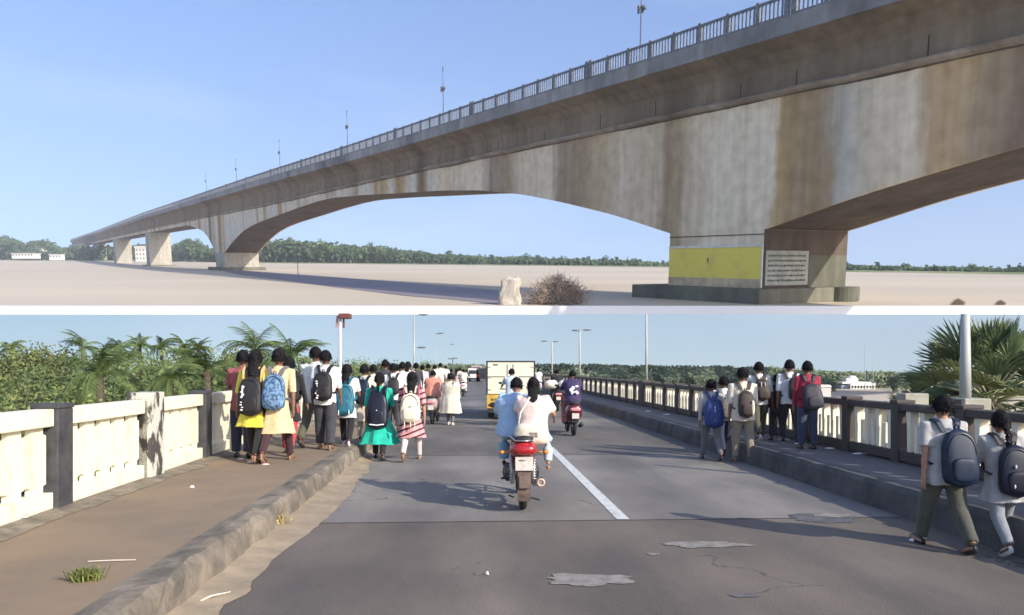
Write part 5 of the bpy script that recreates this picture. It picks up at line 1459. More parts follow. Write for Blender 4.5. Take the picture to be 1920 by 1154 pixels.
person(610, 843, 660, SWL, dict(pose='stroll', top=dict(m=WHT, hem=.45, sleeve='elbow', fit=1.05), bottom=dict(m=CHAR, w=1.35), hair='short', shoe=SAND,
  pack=dict(m=BKP, w=.20, h=.31, z=.64, label='black backpack with white blotches on the boy with wide charcoal trousers', marks=[('emblem', dots(0, 8, -.22, 5, .06, .03, -.40, .15), 0, WMK)])), 'boy in white with wide charcoal trousers and black backpack on the left footpath')
person(590, 838, 648, SWL, dict(pose='walk2', top=dict(m=WHT, hem=.45, sleeve='elbow'), bottom=dict(m=OLV, w=1.1), hair='short'), 'taller boy in a white shirt and olive trousers just behind the boy in charcoal trousers', yaw=-5)
person(650, 836, 682, SWL, dict(pose='walk', top=dict(m=WHT, hem=.36, sleeve='short', flare=.25, name='tunic'), bottom=dict(m=BLK, w=1.05), hair='long', shoe=SHOEW,
  pack=dict(m=TLP, w=.235, h=.40, z=.58, label='teal backpack with two hanging white straps worn by the girl in a white tunic', marks=[('loose_strap', [(-.25, -.40, .03, .09), (.28, -.40, .03, .09)], 0, WMK)])), 'girl in a white tunic and black leggings with a teal backpack near the kerb end')
person(683, 826, 686, SWL, dict(pose='stroll', top=dict(m=CRM, hem=.25, sleeve='elbow', flare=.2, name='tunic'), bottom=dict(m=CRM, w=1.1), hair='bun',
  pack=dict(m=NVP, w=.19, h=.36, z=.64, label='navy backpack worn by the girl in cream between the teal pack and the green dress')), 'girl in a long cream tunic with a navy backpack behind the girl in green')
person(711, 862, 698, 0, dict(pose='walk', top=dict(m=GRN, hem=.20, sleeve='elbow', flare=.42, folds=1, name='dress', fit=1.05), bottom=dict(m=BLK, w=1.0), hair='tail', shoe=SHOE,
  scarf=(DKN, 'short'), pack=dict(m=DKN, w=.24, h=.44, z=.58, pocket=True, label='long midnight blue backpack with a white patch worn over the emerald dress', marks=[('emblem', [(0, -.05, .05, .07)], 0, WMK), ('white_piping', [(q * .05, -.36 - .02 * (1 - abs(q) / 6), .06, .018) for q in range(-6, 7)], 0, WMK)])), 'girl in a flared emerald green dress with a long midnight blue backpack')
person(772, 864, 696, 0, dict(pose='walk2', top=dict(m=PNKS, hem=.28, sleeve='elbow', flare=.30, folds=1, name='dress'), bottom=dict(m=cloth('white_leggings', (.62, .55, .52)), w=.95), hair='long', shoe=SAND, skin=SKINL, scarf=(cloth('plum', (.30, .06, .10)), 'short'),
  pack=dict(m=CRP, w=.225, h=.34, z=.61, strap=CRP, label='cream backpack worn over the pink striped dress', marks=[('emblem', [(-.02, .03, .02, .012), (.03, .03, .02, .02), (.07, .04, .02, .012)], 0, BLK), ('loose_strap', [(-.25, -.55, .03, .12), (.25, -.52, .03, .10), (.05, -.56, .03, .10)], 0, CRP)])), 'girl in a pink dress with dark slanting stripes and a cream backpack')
person(738, 806, 684, SWL, dict(pose='stroll', top=dict(m=WHT, hem=.45, sleeve='long', fit=1.1), bottom=dict(m=CHAR, w=1.1), hair='short',
  pack=dict(m=BKP, w=.18, h=.28, z=.66, label='black backpack on the boy in white standing above the girl in green')), 'boy in a white shirt behind the girl in the emerald dress', yaw=6)
person(845, 797, 702, 0, dict(pose='stroll', top=dict(m=CRM, hem=.22, sleeve='long', fit=1.7, flare=.1, name='tunic'), bottom=dict(m=GREY, w=.9), hair='bun', shoe=SHOEW, skin=SKINL, scarf=(cloth('taupe', (.30, .24, .17)), 'short')), 'stout walker in a loose cream tunic beside the salmon shirted scooter rider', yaw=-14)
# the crowd further on: copies of four small figures, each placed by itself
crowd_src = []
def crowd_proto(spec, seed): 
    r = person(0, 0, 0, 0, spec, 'x', H=1.58, at_loc=(seed * 1.0 - 300, -60, -40)); return r
def crowd(specs, spots):
    for (px, py, z, si, label, grp) in spots:
        src, lab = specs[si]
        c = at(px, py, z); 
        if not src[1]: o = src[0]; src[1] = True
        else: o = copy_tree(src[0])
        o.location = c; o.rotation_euler = (0, 0, rnd.uniform(-.3, .3)); k = rnd.uniform(.92, 1.05); o.scale = (k, k, k)
        tag(o, lab + ' ' + label, 'person', grp)
CS = []
for i, (a, b, hr, lab) in enumerate(((WHT, CHAR, 'short', 'white shirted walker'), (cloth('pink_pale', (.6, .42, .40)), CRM, 'long', 'walker in pale pink with a plait'), (CHAR, DNM, 'short', 'dark clothed walker'), (CRM, KHK, 'bun', 'cream clothed walker'))):
    CS.append([[crowd_proto(dict(pose=('walk', 'walk2')[i % 2], top=dict(m=a, hem=.42 if i != 1 else .3, sleeve='elbow'), bottom=dict(m=b, w=1.1), hair=hr), i * 3), False], lab])
SP = []
rg = random.Random(15)
for px, py, z, si, lb in ((700, 800, SWL, 3, 'partly hidden between the girls with teal and navy packs'), (722, 792, SWL, 2, 'left of the boy in white, beyond the girl in green'), (754, 790, SWL, 0, 'just right of the boy in white, beyond the pink dress'),
    (764, 775, SWL, 1, 'behind the hair of the girl in pink stripes'), (780, 768, SWL, 2, 'right behind the girl in pink stripes'), (792, 760, SWL, 0, 'left of the salmon shirted rider'), (803, 752, SWL, 2, 'directly beyond the salmon shirted rider'),
    (815, 745, SWL, 0, 'beyond the gap between the salmon shirt and the cream tunic'), (826, 742, SWL, 3, 'over the shoulder of the stout walker in cream'), (846, 740, 0, 2, 'beyond the stout walker, just above the head'), (856, 738, 0, 1, 'right of the stout walker in the distance'),
    (862, 732, 0, 3, 'left of the far scooter rider in white'), (745, 770, SWL, 3, 'far beyond the boy in white'), (728, 762, SWL, 1, 'far left in the crowd beyond the emerald dress'), (836, 730, SWL, 0, 'far beyond the stout walker'), (876, 722, 0, 2, 'beside the far vehicles on the left of the road')):
    SP.append((px, py, z, si, lb, 'walkers crowding the far left footpath'))
crowd(CS, SP)

# ---- right side
person(1334, 863, 710, 0, dict(pose='walk', top=dict(m=SHADW, hem=.45, sleeve='long'), bottom=dict(m=GREY, w=1.0, crop=.9), hair='short', pack=dict(m=BLUP, w=.235, h=.385, z=.60, label='bright blue backpack with a column of white letters on the small boy', marks=[('lettering', [(.0, .18 - .07 * i, .035, .022) for i in range(7)], 0, WMK)])), 'small boy in a pale shirt with a bright blue backpack at the right kerb')
person(1358, 856, 704, 0, dict(pose='walk2', top=dict(m=WHT, hem=.46, sleeve='short'), bottom=dict(m=NAVY, w=1.05), hair='short', pack=dict(m=cloth('dusty_grey', (.16, .15, .14)), w=.17, h=.3, z=.62, label='dusty grey backpack on the boy behind the bright blue backpack')), 'boy in white and navy trousers beside the small boy with the blue backpack')
person(1393, 868, 692, 0, dict(pose='stroll', top=dict(m=CRM, hem=.44, sleeve='elbow', fit=1.15), bottom=dict(m=KHK, w=1.1), hair='short', shoe=SAND, pack=dict(m=BRP, w=.17, h=.30, z=.62, label='dark brown backpack with a pale side panel on the boy in the cream shirt', marks=[('side_panel', [(.32, -.15, .12, .28)], 0, CRM)])), 'boy in a loose cream shirt and khaki trousers with a dark brown backpack')
person(1424, 826, 677, SWR, dict(pose='walk2', top=dict(m=WHT, hem=.47, sleeve='elbow'), bottom=dict(m=OLV, w=1.15), hair='short', shoe=SHOEW, pack=dict(m=BRP, w=.19, h=.29, z=.66, strap=BRP, label='brown backpack with white streaks on the boy above the cream shirted one', marks=[('streak', [(-.15, .2, .03, .12), (.1, .2, .03, .1)], 0, WMK)])), 'boy in white with olive trousers on the right footpath behind the cream shirted boy')
person(1457, 826, 705, SWR, dict(pose='stroll', top=dict(m=cloth('dark_maroon', (.04, .022, .02)), hem=.40, sleeve='long', fit=1.1), bottom=dict(m=CHAR, w=1.15), hair='short'), 'short figure in dark maroon between the two boys in white on the right footpath')
person(1481, 828, 673, SWR, dict(pose='walk', top=dict(m=WHT, hem=.47, sleeve='elbow', fit=1.05), bottom=dict(m=CHAR, w=1.15), hair='short', pack=dict(m=BRP, w=.17, h=.30, z=.66, dx=.05, label='brown backpack on the tall boy in white beside the crimson shirted boy')), 'tallest boy in a white shirt and charcoal trousers on the right footpath', yaw=-10)
person(1514, 842, 680, SWR, dict(pose='stand', top=dict(m=RED, hem=.47, sleeve='long', fit=1.1), bottom=dict(m=DNM, w=1.2), hair='short', pack=dict(m=mat('pack_dusk', (.028, .026, .036), .6, var=.3), w=.23, h=.32, z=.60, dx=.015, tilt=-6, label='dark slack backpack on the boy in crimson')), 'boy in a crimson top and dark jeans standing on the right footpath')
person(1771, 1030, 738, 0, dict(pose='walk', top=dict(m=SHADW, hem=.44, sleeve='short', fit=1.18, folds=1), bottom=dict(m=cloth('olive_grey', (.085, .085, .065)), w=1.25), hair='short', skin=SKINL, shoe=SHOE, pack=dict(m=NVP, w=.22, h=.38, z=.615, dx=.03, strap=mat('strap_navy', (.012, .02, .045), .6), label='navy blue backpack on the nearest walker at the right')), 'nearest walker in a loose pale shirt and olive grey trousers with a navy blue backpack')
person(1880, 1036, 768, 0, dict(pose='walk2', top=dict(m=SHADW, hem=.38, sleeve='elbow', fit=1.12, flare=.3, folds=1, name='tunic'), bottom=dict(m=cloth('pale_grey', (.27, .28, .30)), w=1.1), hair='tail', shoe=SHOEW, pack=dict(m=DKN, w=.23, h=.37, z=.60, dx=.03, strap=mat('strap_brown', (.05, .04, .035), .6), label='black backpack with white patches on the walker at the right picture edge', marks=[('emblem', [(-.12, .08, .03, .04)], 0, WMK), ('emblem', [(-.18, -.28, .03, .05)], 0, WMK)])), 'walker with a ponytail and pale tunic at the right picture edge', yaw=-6)
# ============================================================ VEHICLES
TYRE = mat('tyre_rubber', (.022, .021, .02), .9, scale=30, bump=.003); RIM = mat('alloy', (.30, .30, .31), .4, metal=.8); CHROME = mat('worn_chrome', (.5, .48, .46), .3, metal=.9)
ENG = mat('engine_grey', (.09, .085, .08), .5, metal=.5, var=.3); REDP = mat('red_bodywork', (.42, .018, .02), .3, spec=.6, scale=14); SEATM = mat('seat_vinyl', (.02, .02, .02), .6); PLATE = mat('plate_dusty', (.62, .56, .50), .6, c2=(.5, .44, .38), scale=20); BRN = mat('dusty_plastic', (.16, .11, .085), .8, c2=(.09, .065, .055), scale=14)
TAIL = mat('tail_lens', (.34, .012, .015), .2, spec=.7, scale=18); INK = mat('plate_ink', (.06, .05, .05), .7); GLASS = mat('dark_glass', (.03, .035, .04), .12, spec=.6)
def wheel(parent, c, r, w, name='wheel'):
    mb = MB(); mb.torus(c, r - w * .5, w * .5, 'X', 36, 10, 1.0); t = mb.build(name, TYRE, parent, smooth=True)
    mb = MB(); mb.torus(c, r - w * 1.05, .012, 'X', 32, 8, 1.8); mb.tube([(c[0] - .05, c[1], c[2]), (c[0] + .05, c[1], c[2])], .03, 12)
    for k in range(6):
        a = PI / 3 * k; mb.tube([(c[0], c[1], c[2]), (c[0], c[1] + math.cos(a) * (r - w), c[2] + math.sin(a) * (r - w))], .011, 6)
    mb.build('rim', RIM, t)
    return t
def motorcycle(loc, yaw, label):
    t = empty('motorcycle', loc, yaw); tag(t, label, 'motorcycle')
    wheel(t, (0, 0, .30), .30, .095); wheel(t, (0, 1.27, .30), .30, .085)
    mb = MB(); 
    arc = [(0, math.cos(a) * .36, .30 + math.sin(a) * .36) for a in [PI * (.42 + .72 * i / 9) for i in range(10)]]
    mb.loft([[(x - .075, y, z), (x + .075, y, z), (x + .07, y + (.30 - z) * .03, z + .015), (x - .07, y, z + .015)] for x, y, z in arc]); mb.build('rear_mudguard', BRN, t, smooth=False)
    mb = MB(); mb.prism([(-.36, .42), (-.31, .42), (-.27, .60), (-.33, .62)], 0, -.075, .075); mb.prism([(-.40, .30), (-.36, .30), (-.31, .44), (-.36, .44)], 0, -.06, .06); mb.build('mud_flap', BRN, t, bevel=.008)
    mb = MB(); mb.box((0, -.375, .575), (.20, .012, .155)); pl = mb.build('number_plate', PLATE, t, bevel=.004)
    mb = MB(); rg = random.Random(12)
    for i in range(5): mb.box((-.055 + i * .016, -.383, .612), (.010, .003, rg.uniform(.008, .02)))
    mb.build('plate_marks', INK, pl)
    mb = MB(); mb.ell((0, -.36, .735), (.135, .09, .062), 20, 12, p=.75); mb.build('tail_lamp', TAIL, t, smooth=True)
    mb = MB(); rings = []
    for y, w, z0, z1 in ((-.40, .10, .70, .80), (-.30, .145, .66, .815), (-.1, .16, .60, .80), (.15, .15, .56, .76), (.40, .12, .56, .74)):
        rings.append([(w * math.cos(a), y, (z0 + z1) / 2 + (z1 - z0) / 2 * math.sin(a)) for a in [2 * PI * i / 16 for i in range(16)]])
    mb.loft(rings); mb.build('rear_cowl', REDP, t, smooth=True)
    mb = MB(); rings = []
    for y, w, z in ((-.34, .09, .84), (-.25, .125, .835), (0, .135, .82), (.25, .13, .80), (.52, .10, .79), (.60, .07, .78)):
        rings.append([(w * math.cos(a), y, z + .045 * math.sin(a)) for a in [2 * PI * i / 16 for i in range(16)]])
    mb.loft(rings); mb.build('seat', SEATM, t, smooth=True)
    mb = MB(); rings = []
    for y, w, z, h in ((.50, .06, .76, .05), (.58, .13, .79, .10), (.75, .155, .82, .13), (.95, .14, .83, .12), (1.06, .07, .82, .07)):
        rings.append([(w * math.cos(a), y, z + h * math.sin(a)) for a in [2 * PI * i / 18 for i in range(18)]])
    mb.loft(rings); mb.build('fuel_tank', REDP, t, smooth=True)
    mb = MB(); mb.box((0, .62, .42), (.24, .30, .30)); mb.ell((.16, .62, .36), (.07, .13, .12), 14, 8); mb.ell((-.16, .62, .36), (.07, .13, .12), 14, 8); mb.build('engine', ENG, t, bevel=.02)
    mb = MB(); mb.tube([(0, .2, .62), (0, .5, .55), (0, .9, .70), (0, 1.05, .82)], .028, 8); mb.tube([(0, 0, .30), (0, .45, .36)], .03, 8); mb.build('frame', ENG, t)
    for s in (-1, 1):
        mb = MB(); mb.tube([(s * .12, -.02, .30), (s * .13, .05, .62)], .024, 10)
        for k in range(8): mb.torus((s * .122 + s * .001 * k, -.005 + k * .007, .36 + k * .03), .032, .007, 'Z', 14, 6)
        mb.build('shock_absorber', CHROME, t, smooth=True)
        mb = MB(); mb.tube([(s * .09, 1.25, .30), (s * .09, 1.08, .86)], .022, 8); mb.build('fork', CHROME, t)
        mb = MB(); mb.tube([(0, 1.06, .93), (s * .16, 1.05, .99), (s * .34, .95, 1.00)], .013, 8); mb.build('handlebar', ENG, t)
        mb = MB(); mb.tube([(s * .25, 1.0, 1.0), (s * .33, 1.02, 1.14)], .007, 6); mb.ell((s * .34, 1.01, 1.17), (.055, .014, .038), 12, 8); mb.build('mirror', SEATM, t, smooth=True)
        mb = MB(); mb.tube([(s * .14, -.28, .70), (s * .24, -.28, .695)], .009, 6); mb.ell((s * .25, -.285, .695), (.032, .035, .024), 12, 8); mb.build('indicator', mat('amber', (.55, .20, .03), .3), t, smooth=True)
        mb = MB(); mb.tube([(s * .12, .30, .33), (s * .25, .30, .32)], .014, 8); mb.build('footrest', SEATM, t)
    mb = MB(); mb.tube([(.13, .60, .25), (.15, .30, .24), (.17, .12, .30), (.185, -.20, .345), (.19, -.34, .36)], [.02, .022, .042, .05, .048], 16); ex = mb.build('exhaust', CHROME, t, smooth=True)
    mb = MB(); mb.torus((.19, -.345, .36), .036, .014, 'X', 20, 8); 
    mb.v = [(.19 + (v[1] + .345), -.345 + (v[0] - .19), v[2]) for v in mb.v]; mb.build('exhaust_tip', mat('rusty_ring', (.50, .36, .28), .6, metal=.2), ex, smooth=True)
    mb = MB(); mb.tube([(-.10, .25, .10), (-.16, .02, .16)], .01, 6); mb.tube([(.06, .15, .12), (.20, .05, .10)], .01, 6); mb.build('stand', ENG, t)
    mb = MB(); mb.tube([(-.1, -.33, .83), (-.15, -.1, .86), (-.15, .12, .84)], .011, 8); mb.tube([(.1, -.33, .83), (.15, -.1, .86), (.15, .12, .84)], .011, 8); mb.tube([(-.1, -.33, .83), (0, -.38, .83), (.1, -.33, .83)], .011, 8); mb.build('grab_rail', CHROME, t, smooth=True)
    return t
bx = at(981, 964, 0)
byaw = R(1.5)
motorcycle((bx.x, bx.y + .30, 0), byaw, 'red motorcycle with a dusty number plate carrying two riders down the middle of the road')
def rider(px_off, y_off, zseat, spec, H, label, yaw=0):
    o = person(0, 0, 0, 0, spec, label, H=H, yaw=yaw, at_loc=(bx.x + px_off, bx.y + .30 + y_off, zseat)); return o
rider(-.07, .42, .80, dict(pose='ride', skin=SKINL, top=dict(m=BLUET, hem=.45, sleeve='elbow', fit=1.75, folds=1.3), bottom=dict(m=JEAN, w=1.5), hair='short', shoe=SHOE), 1.29, 'rider in a billowing sky blue shirt and light jeans driving the red motorcycle')
rider(.12, .10, .80, dict(pose='pillion', skin=SKINL, top=dict(m=cloth('blush', (.70, .56, .50), (.60, .47, .42)), hem=.40, sleeve='short', fit=1.4, folds=1.3), bottom=dict(m=PJEAN, w=1.25, crop=.86), hair='long', shoe=SAND), 1.27, 'passenger in a loose blush top and pale jeans on the back of the red motorcycle', yaw=-4)
# white sleeve shawl and the cloth bag between them
t = empty('cloth_bag', (bx.x + .10, bx.y + .30 - .16, .79)); tag(t, 'cream cloth bag with a printed patch hanging behind the passenger of the red motorcycle', 'bag')
mb = MB(); mb.ell((0, 0, .10), (.20, .10, .12), 24, 14, p=.75); mb.v = [(x + .012 * noise.noise(Vector((x * 18, z * 18, 0))), y + .012 * noise.noise(Vector((x * 15, z * 15, 4))), z + .025 * (x / .2) * -1) for x, y, z in mb.v]; mb.build('bag', CRM, t, smooth=True)
mb = MB(); rg = random.Random(3)
for r_ in range(3):
    for c_ in range(6): mb.box((.0 + c_ * .016 - .02, -.104, .12 - r_ * .02), (.011 * rg.uniform(.5, 1.1), .006, .011))
mb.build('print', INK, t)
mb = MB(); mb.tube([(-.16, .05, .16), (-.13, .08, .34), (-.02, .11, .52)], .012, 6); mb.build('handle', CRM, t, smooth=True)

def scooter(loc, yaw, label, body, group=None, first=None):
    if first is not None:
        t = first.copy(); col.objects.link(t)
        for ch in kids(first):
            d = ch.copy(); col.objects.link(d); d.parent = t
            if ch.name.startswith(('body_panel', 'front_apron')): d.material_slots[0].link = 'OBJECT'; d.material_slots[0].material = body
            for g in kids(ch): e = g.copy(); col.objects.link(e); e.parent = d
        t.location = loc; t.rotation_euler = (0, 0, yaw); tag(t, label, 'scooter', group); return t
    t = empty('scooter', loc, yaw); tag(t, label, 'scooter', group)
    wheel(t, (0, 0, .24), .24, .10); wheel(t, (0, 1.22, .24), .24, .09)
    mb = MB(); rings = []
    for y, w, z0, z1 in ((-.34, .10, .58, .74), (-.26, .17, .46, .78), (-.05, .20, .36, .78), (.25, .19, .30, .76), (.48, .14, .28, .62), (.54, .08, .28, .45)):
        rings.append([(w * math.copysign(abs(math.cos(a)) ** .8, math.cos(a)), y, (z0 + z1) / 2 + (z1 - z0) / 2 * math.copysign(abs(math.sin(a)) ** .8, math.sin(a))) for a in [2 * PI * i / 20 for i in range(20)]])
    mb.loft(rings); mb.build('body_panel', body, t, smooth=True)
    mb = MB(); rings = []
    for y, w, z in ((-.30, .10, .80), (-.2, .14, .80), (.1, .15, .79), (.42, .12, .77), (.52, .07, .74)): rings.append([(w * math.cos(a), y, z + .045 * math.sin(a)) for a in [2 * PI * i / 14 for i in range(14)]])
    mb.loft(rings); mb.build('seat', SEATM, t, smooth=True)
    mb = MB(); mb.prism([(.95, .26), (1.0, .26), (1.12, .60), (1.08, .92), (1.02, .92), (1.04, .60)], 0, -.18, .18); mb.build('front_apron', body, t, bevel=.02)
    mb = MB(); mb.b2((-.16, .48, .24), (.16, 1.0, .30)); mb.build('footboard', SEATM, t, bevel=.01)
    mb = MB(); mb.ell((0, -.335, .655), (.13, .05, .045), 16, 10, p=.7); mb.build('tail_lamp', mat('pink_lens', (.60, .22, .24), .3), t, smooth=True)
    mb = MB(); mb.box((0, -.36, .50), (.17, .012, .13)); mb.build('number_plate', PLATE, t, bevel=.004)
    mb = MB(); mb.prism([(-.30, .34), (-.26, .36), (-.20, .56), (-.30, .58)], 0, -.08, .08); mb.build('mudguard', SEATM, t)
    mb = MB(); mb.tube([(.15, .2, .22), (.17, -.05, .26), (.17, -.26, .30)], [.03, .05, .05], 12); mb.build('exhaust', ENG, t, smooth=True)
    for s in (-1, 1):
        mb = MB(); mb.tube([(0, 1.04, .98), (s * .18, 1.02, 1.02), (s * .33, .94, 1.02)], .016, 8); mb.build('handlebar', SEATM, t)
        mb = MB(); mb.tube([(s * .22, 1.0, 1.03), (s * .30, 1.0, 1.17)], .007, 6); mb.ell((s * .31, 1.0, 1.20), (.055, .014, .035), 12, 8); mb.build('mirror', SEATM, t, smooth=True)
    mb = MB(); mb.ell((0, 1.06, .98), (.14, .08, .07), 14, 8); mb.build('headlamp_cowl', body, t, smooth=True)
    return t
MAR = mat('maroon_bodywork', (.10, .012, .022), .3, spec=.6, scale=14); WHB = mat('white_bodywork', (.66, .64, .60), .35, spec=.5, scale=12); GRB = mat('grey_bodywork', (.36, .30, .28), .4, scale=12); BKB = mat('black_bodywork', (.02, .02, .024), .3, spec=.6)
s0 = at(1077, 819); sc1 = scooter((s0.x, s0.y + .24, 0), R(3), 'dark maroon scooter with a pink tail lamp right of the red motorcycle', MAR)
def srider(base, spec, label, H=1.36, yaw=3, seat=.80, back=.18): 
    return person(0, 0, 0, 0, spec, label, H=H, yaw=yaw, at_loc=(base[0] + .0, base[1] + .24 + back, seat))
VIO = mat('cloth_violet_print', (.045, .03, .09), .8, var=.2)
r1 = srider((s0.x, s0.y), dict(pose='ride', top=dict(m=VIO, hem=.44, sleeve='elbow', fit=1.35), bottom=dict(m=GREY, w=1.1), hair='short'), 'rider in a dark violet shirt with a white print on the maroon scooter', H=1.38)
mb = MB(); rg = random.Random(4)
for i in range(8): mb.ell((rg.uniform(-.08, .1), -.158 + .0 * i, .34 + rg.uniform(-.12, .1)), (rg.uniform(.02, .055), .012, rg.uniform(.02, .05)), 10, 6)
mb.build('shirt_print', WMK, r1, smooth=True)
s2 = at(1046, 772); scooter((s2.x, s2.y + .24, 0), R(3), 'dark scooter loaded with white bundles beyond the maroon scooter', BKB, first=sc1)
srider((s2.x, s2.y), dict(pose='ride', top=dict(m=BLK, hem=.44, sleeve='long', fit=1.2), bottom=dict(m=CHAR, w=1.1), hair='short'), 'rider in black between the white bundles on the far dark scooter', H=1.36)
for dx, lb, k in ((-.24, 'left white bundle on the far dark scooter', 1), (.26, 'right white bundle on the far dark scooter', .9)):
    mb = MB(); mb.ell((0, 0, 0), (.26 * k, .3, .17), 20, 12, p=.85); mb.v = [(x * (1 + .1 * noise.noise(Vector((x * 6, y * 6, z * 6)))), y, z * (1 + .2 * noise.noise(Vector((x * 8, z * 8, 1))))) for x, y, z in mb.v]
    o = mb.build('bundle', WHT, smooth=True); o.location = (s2.x + dx, s2.y + .1, 1.02); tag(o, lb, 'bundle')
s3 = at(809, 797); scooter((s3.x, s3.y + .24, 0), R(-2), 'pale grey scooter ridden by the salmon shirted rider left of the road', GRB, first=sc1)
srider((s3.x, s3.y), dict(pose='ride', top=dict(m=SALM, hem=.42, sleeve='short', fit=1.6, folds=1), bottom=dict(m=cloth('mud', (.16, .11, .09)), w=1.3), hair='short'), 'broad rider in a salmon orange shirt on the pale grey scooter', H=1.36)
s4 = at(868, 744); scooter((s4.x, s4.y + .24, 0), R(2), 'white scooter far ahead on the left of the road', WHB, first=sc1)
srider((s4.x, s4.y), dict(pose='ride', top=dict(m=CRM, hem=.42, sleeve='long', fit=1.4), bottom=dict(m=CRM, w=1.1), hair='short', pack=dict(m=WHB, w=.2, h=.3, z=.64, label='white backpack on the rider of the far white scooter')), 'rider in cream on the far white scooter', H=1.36)
s5 = at(960, 800); s5.x += 0; scooter((s5.x, s5.y + .24, 0), R(2), 'black scooter hidden in front of the two riders on the red motorcycle', BKB, first=sc1)
srider((s5.x, s5.y), dict(pose='ride', top=dict(m=cloth('pale_blue', (.50, .58, .66)), hem=.42, sleeve='short', fit=1.2), bottom=dict(m=BLK, w=1.1), hair='short'), 'rider in a pale blue shirt seen above the red motorcycle, against the truck box', H=1.46)
s6 = at(1010, 742); scooter((s6.x, s6.y + .24, 0), R(2), 'small white scooter just right of the truck box', WHB, first=sc1)
srider((s6.x, s6.y), dict(pose='ride', top=dict(m=WHT, hem=.42, sleeve='short', fit=1.3), bottom=dict(m=KHK, w=1.1), hair='short'), 'rider in white just right of the truck box', H=1.4)

# ---- box truck
k = 25.5 / FPX; tr = empty('box_truck', ((957.5 - 960) * k, 25.5, 0), R(.6)); tag(tr, 'small cream box truck with a yellow rear sill driving ahead of the motorcycle', 'truck')
TB = mat('truck_cream', (.74, .70, .54), .55, c2=(.66, .60, .44), scale=2.2, detail=8); TY = mat('truck_yellow', (.62, .42, .07), .55, c2=(.45, .28, .05), scale=4); TD = mat('truck_black', (.03, .03, .03), .6)
W2 = .76; zt = EYE + (690 - 677) * k; z1 = EYE - (740 - 690) * k; z2 = EYE - (766 - 690) * k
mb = MB(); mb.b2((-W2, .03, z1), (W2, 3.1, zt - .03)); mb.build('box', TB, tr, bevel=.01)
for s in (-1, 1):
    mb = MB(); mb.b2((min(0.004 * s, s * (W2 - .03)), -.015, z1 + .02), (max(0.004 * s, s * (W2 - .03)), .028, zt - .05)); d = mb.build('rear_door', TB, tr, bevel=.006)
    mb = MB(); mb.tube([(s * .09, -.04, z1 + .05), (s * .09, -.04, zt - .1)], .010, 8); mb.b2((s * .09 - .03, -.05, z1 + .12), (s * .09 + .03, -.018, z1 + .26)); mb.build('lock_bar', mat('rod_grey', (.35, .34, .30), .5), d)
    for z in (z1 + .15, (z1 + zt) / 2, zt - .2):
        mb = MB(); mb.b2((s * (W2 - .09) - .05, -.026, z - .02), (s * (W2 - .09) + .05, -.012, z + .02)); mb.build('hinge', mat('rod_grey', None), d)
mb = MB(); mb.b2((-W2 - .02, -.02, zt - .045), (W2 + .02, 3.12, zt)); mb.b2((-W2 - .02, -.02, z1), (-W2 + .012, .05, zt - .045)); mb.b2((W2 - .012, -.02, z1), (W2 + .02, .05, zt - .045)); mb.build('edge_frame', TD, tr)
mb = MB(); mb.b2((-W2 + .02, -.022, z1 + .55), (W2 - .02, -.016, z1 + .575)); mb.build('seam', TD, tr)
mb = MB()
for i, x in enumerate((-.56, -.52, -.48, -.44)): mb.b2((x, -.022, zt - .15), (x + .028, -.0155, zt - .10))
mb.build('small_lettering', TD, tr)
mb = MB(); mb.b2((-W2, -.04, z2), (W2, .25, z1 - .01)); y_ = mb.build('rear_sill', TY, tr, bevel=.01)
mb = MB(); rg = random.Random(6)
for i in range(9): mb.b2((-.62 + i * .045, -.046, z1 - .20), (-.62 + i * .045 + rg.uniform(.02, .035), -.041, z1 - .20 + rg.uniform(.05, .09)))
mb.build('painted_letters', INK, y_)
mb = MB(); mb.b2((-W2 + .02, .0, z2 - .14), (W2 - .02, .1, z2 - .02)); mb.build('bumper', TD, tr, bevel=.01)
mb = MB(); mb.b2((-.42, .1, .36), (-.32, 4.2, .5)); mb.b2((.32, .1, .36), (.42, 4.2, .5)); mb.build('chassis', TD, tr)
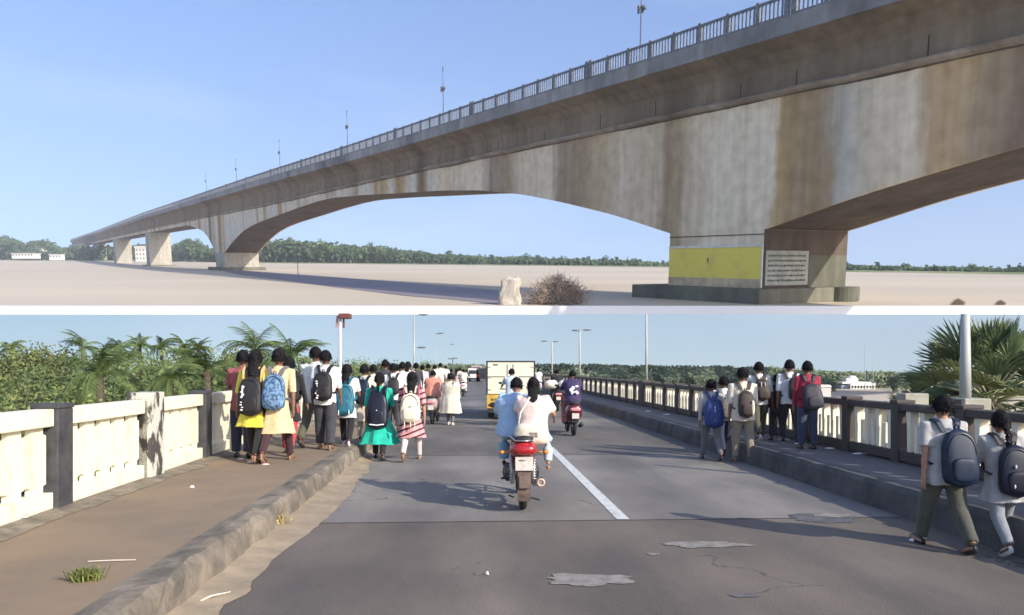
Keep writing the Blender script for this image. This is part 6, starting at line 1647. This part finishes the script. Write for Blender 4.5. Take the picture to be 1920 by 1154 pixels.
for s in (-1, 1):
    for y in (.75, 3.9):
        mb = MB(); mb.torus((s * (W2 - .13), y, .27), .19, .08, 'X', 28, 10, 1.1); w_ = mb.build('wheel', TYRE, tr, smooth=True)
        mb = MB(); mb.tube([(s * (W2 - .2), y, .27), (s * (W2 - .06), y, .27)], .13, 16); mb.build('rim', RIM, w_)
    mb = MB(); mb.box((s * (W2 - .12), -.045, z2 + .10), (.14, .02, .07)); mb.build('tail_lamp', TAIL, tr, bevel=.005)
    mb = MB(); mb.b2((s * (W2 - .13) - .1, .42, .05), (s * (W2 - .13) + .1, .43, .34)); mb.build('mud_flap', TD, tr)
mb = MB(); mb.prism([(3.2, .38), (4.6, .38), (4.65, .95), (4.3, 1.72), (3.2, 1.76)], 0, -.70, .70); mb.build('cab', TY, tr, bevel=.03)
# ---- far vehicles
def far_van(px, py, top, label, c, seed):
    b = at(px, py); H = EYE + (690 - top) / FPX * b.y; t = empty('van', (b.x, b.y, 0)); tag(t, label, 'van'); w = H * .42
    mb = MB(); mb.prism([(0, .35), (3.6, .35), (4.0, .8), (3.6, H * .92), (3.3, H), (.15, H), (0, H * .95)], 0, -w, w); mb.build('body', c, t, bevel=.05)
    mb = MB(); mb.b2((-w * .82, -.02, H * .58), (w * .82, -.003, H * .86)); mb.build('rear_window', GLASS, t)
    for s in (-1, 1):
        mb = MB(); mb.b2((s * w * .86 - .06, -.03, H * .38), (s * w * .86 + .06, -.003, H * .5)); mb.build('tail_lamp', TAIL, t)
        for y in (.7, 3.1): mb = MB(); mb.torus((s * (w - .1), y, .3), .2, .09, 'X', 20, 8); mb.build('wheel', TYRE, t, smooth=True)
    mb = MB(); mb.b2((-w * .95, -.05, .28), (w * .95, -.003, .46)); mb.build('bumper', TD, t)
far_van(888, 716, 691, 'white van far ahead between the crowd and the truck', WHB, 1)
far_van(903, 716, 691, 'dark van far ahead just left of the truck box', BKB, 2)
far_van(893, 709, 686, 'tall pale van at the far end of the road', GRB, 3)

# ============================================================ THE AIR
hm = bpy.data.materials.new('haze_air'); hm.use_nodes = True; hn = hm.node_tree.nodes; hl = hm.node_tree.links
hn.remove(hn['Principled BSDF']); pv = hn.new('ShaderNodeVolumePrincipled'); pv.inputs['Density'].default_value = HAZE_D
pv.inputs['Color'].default_value = (.86, .92, 1.0, 1); pv.inputs['Anisotropy'].default_value = .0
hl.new(pv.outputs[0], hn['Material Output'].inputs['Volume'])
mb = MB(); mb.b2((-3350, -300, -70), (3350, 3400, 520)); tag(mb.build('haze', hm), None, None, None, 'stuff')
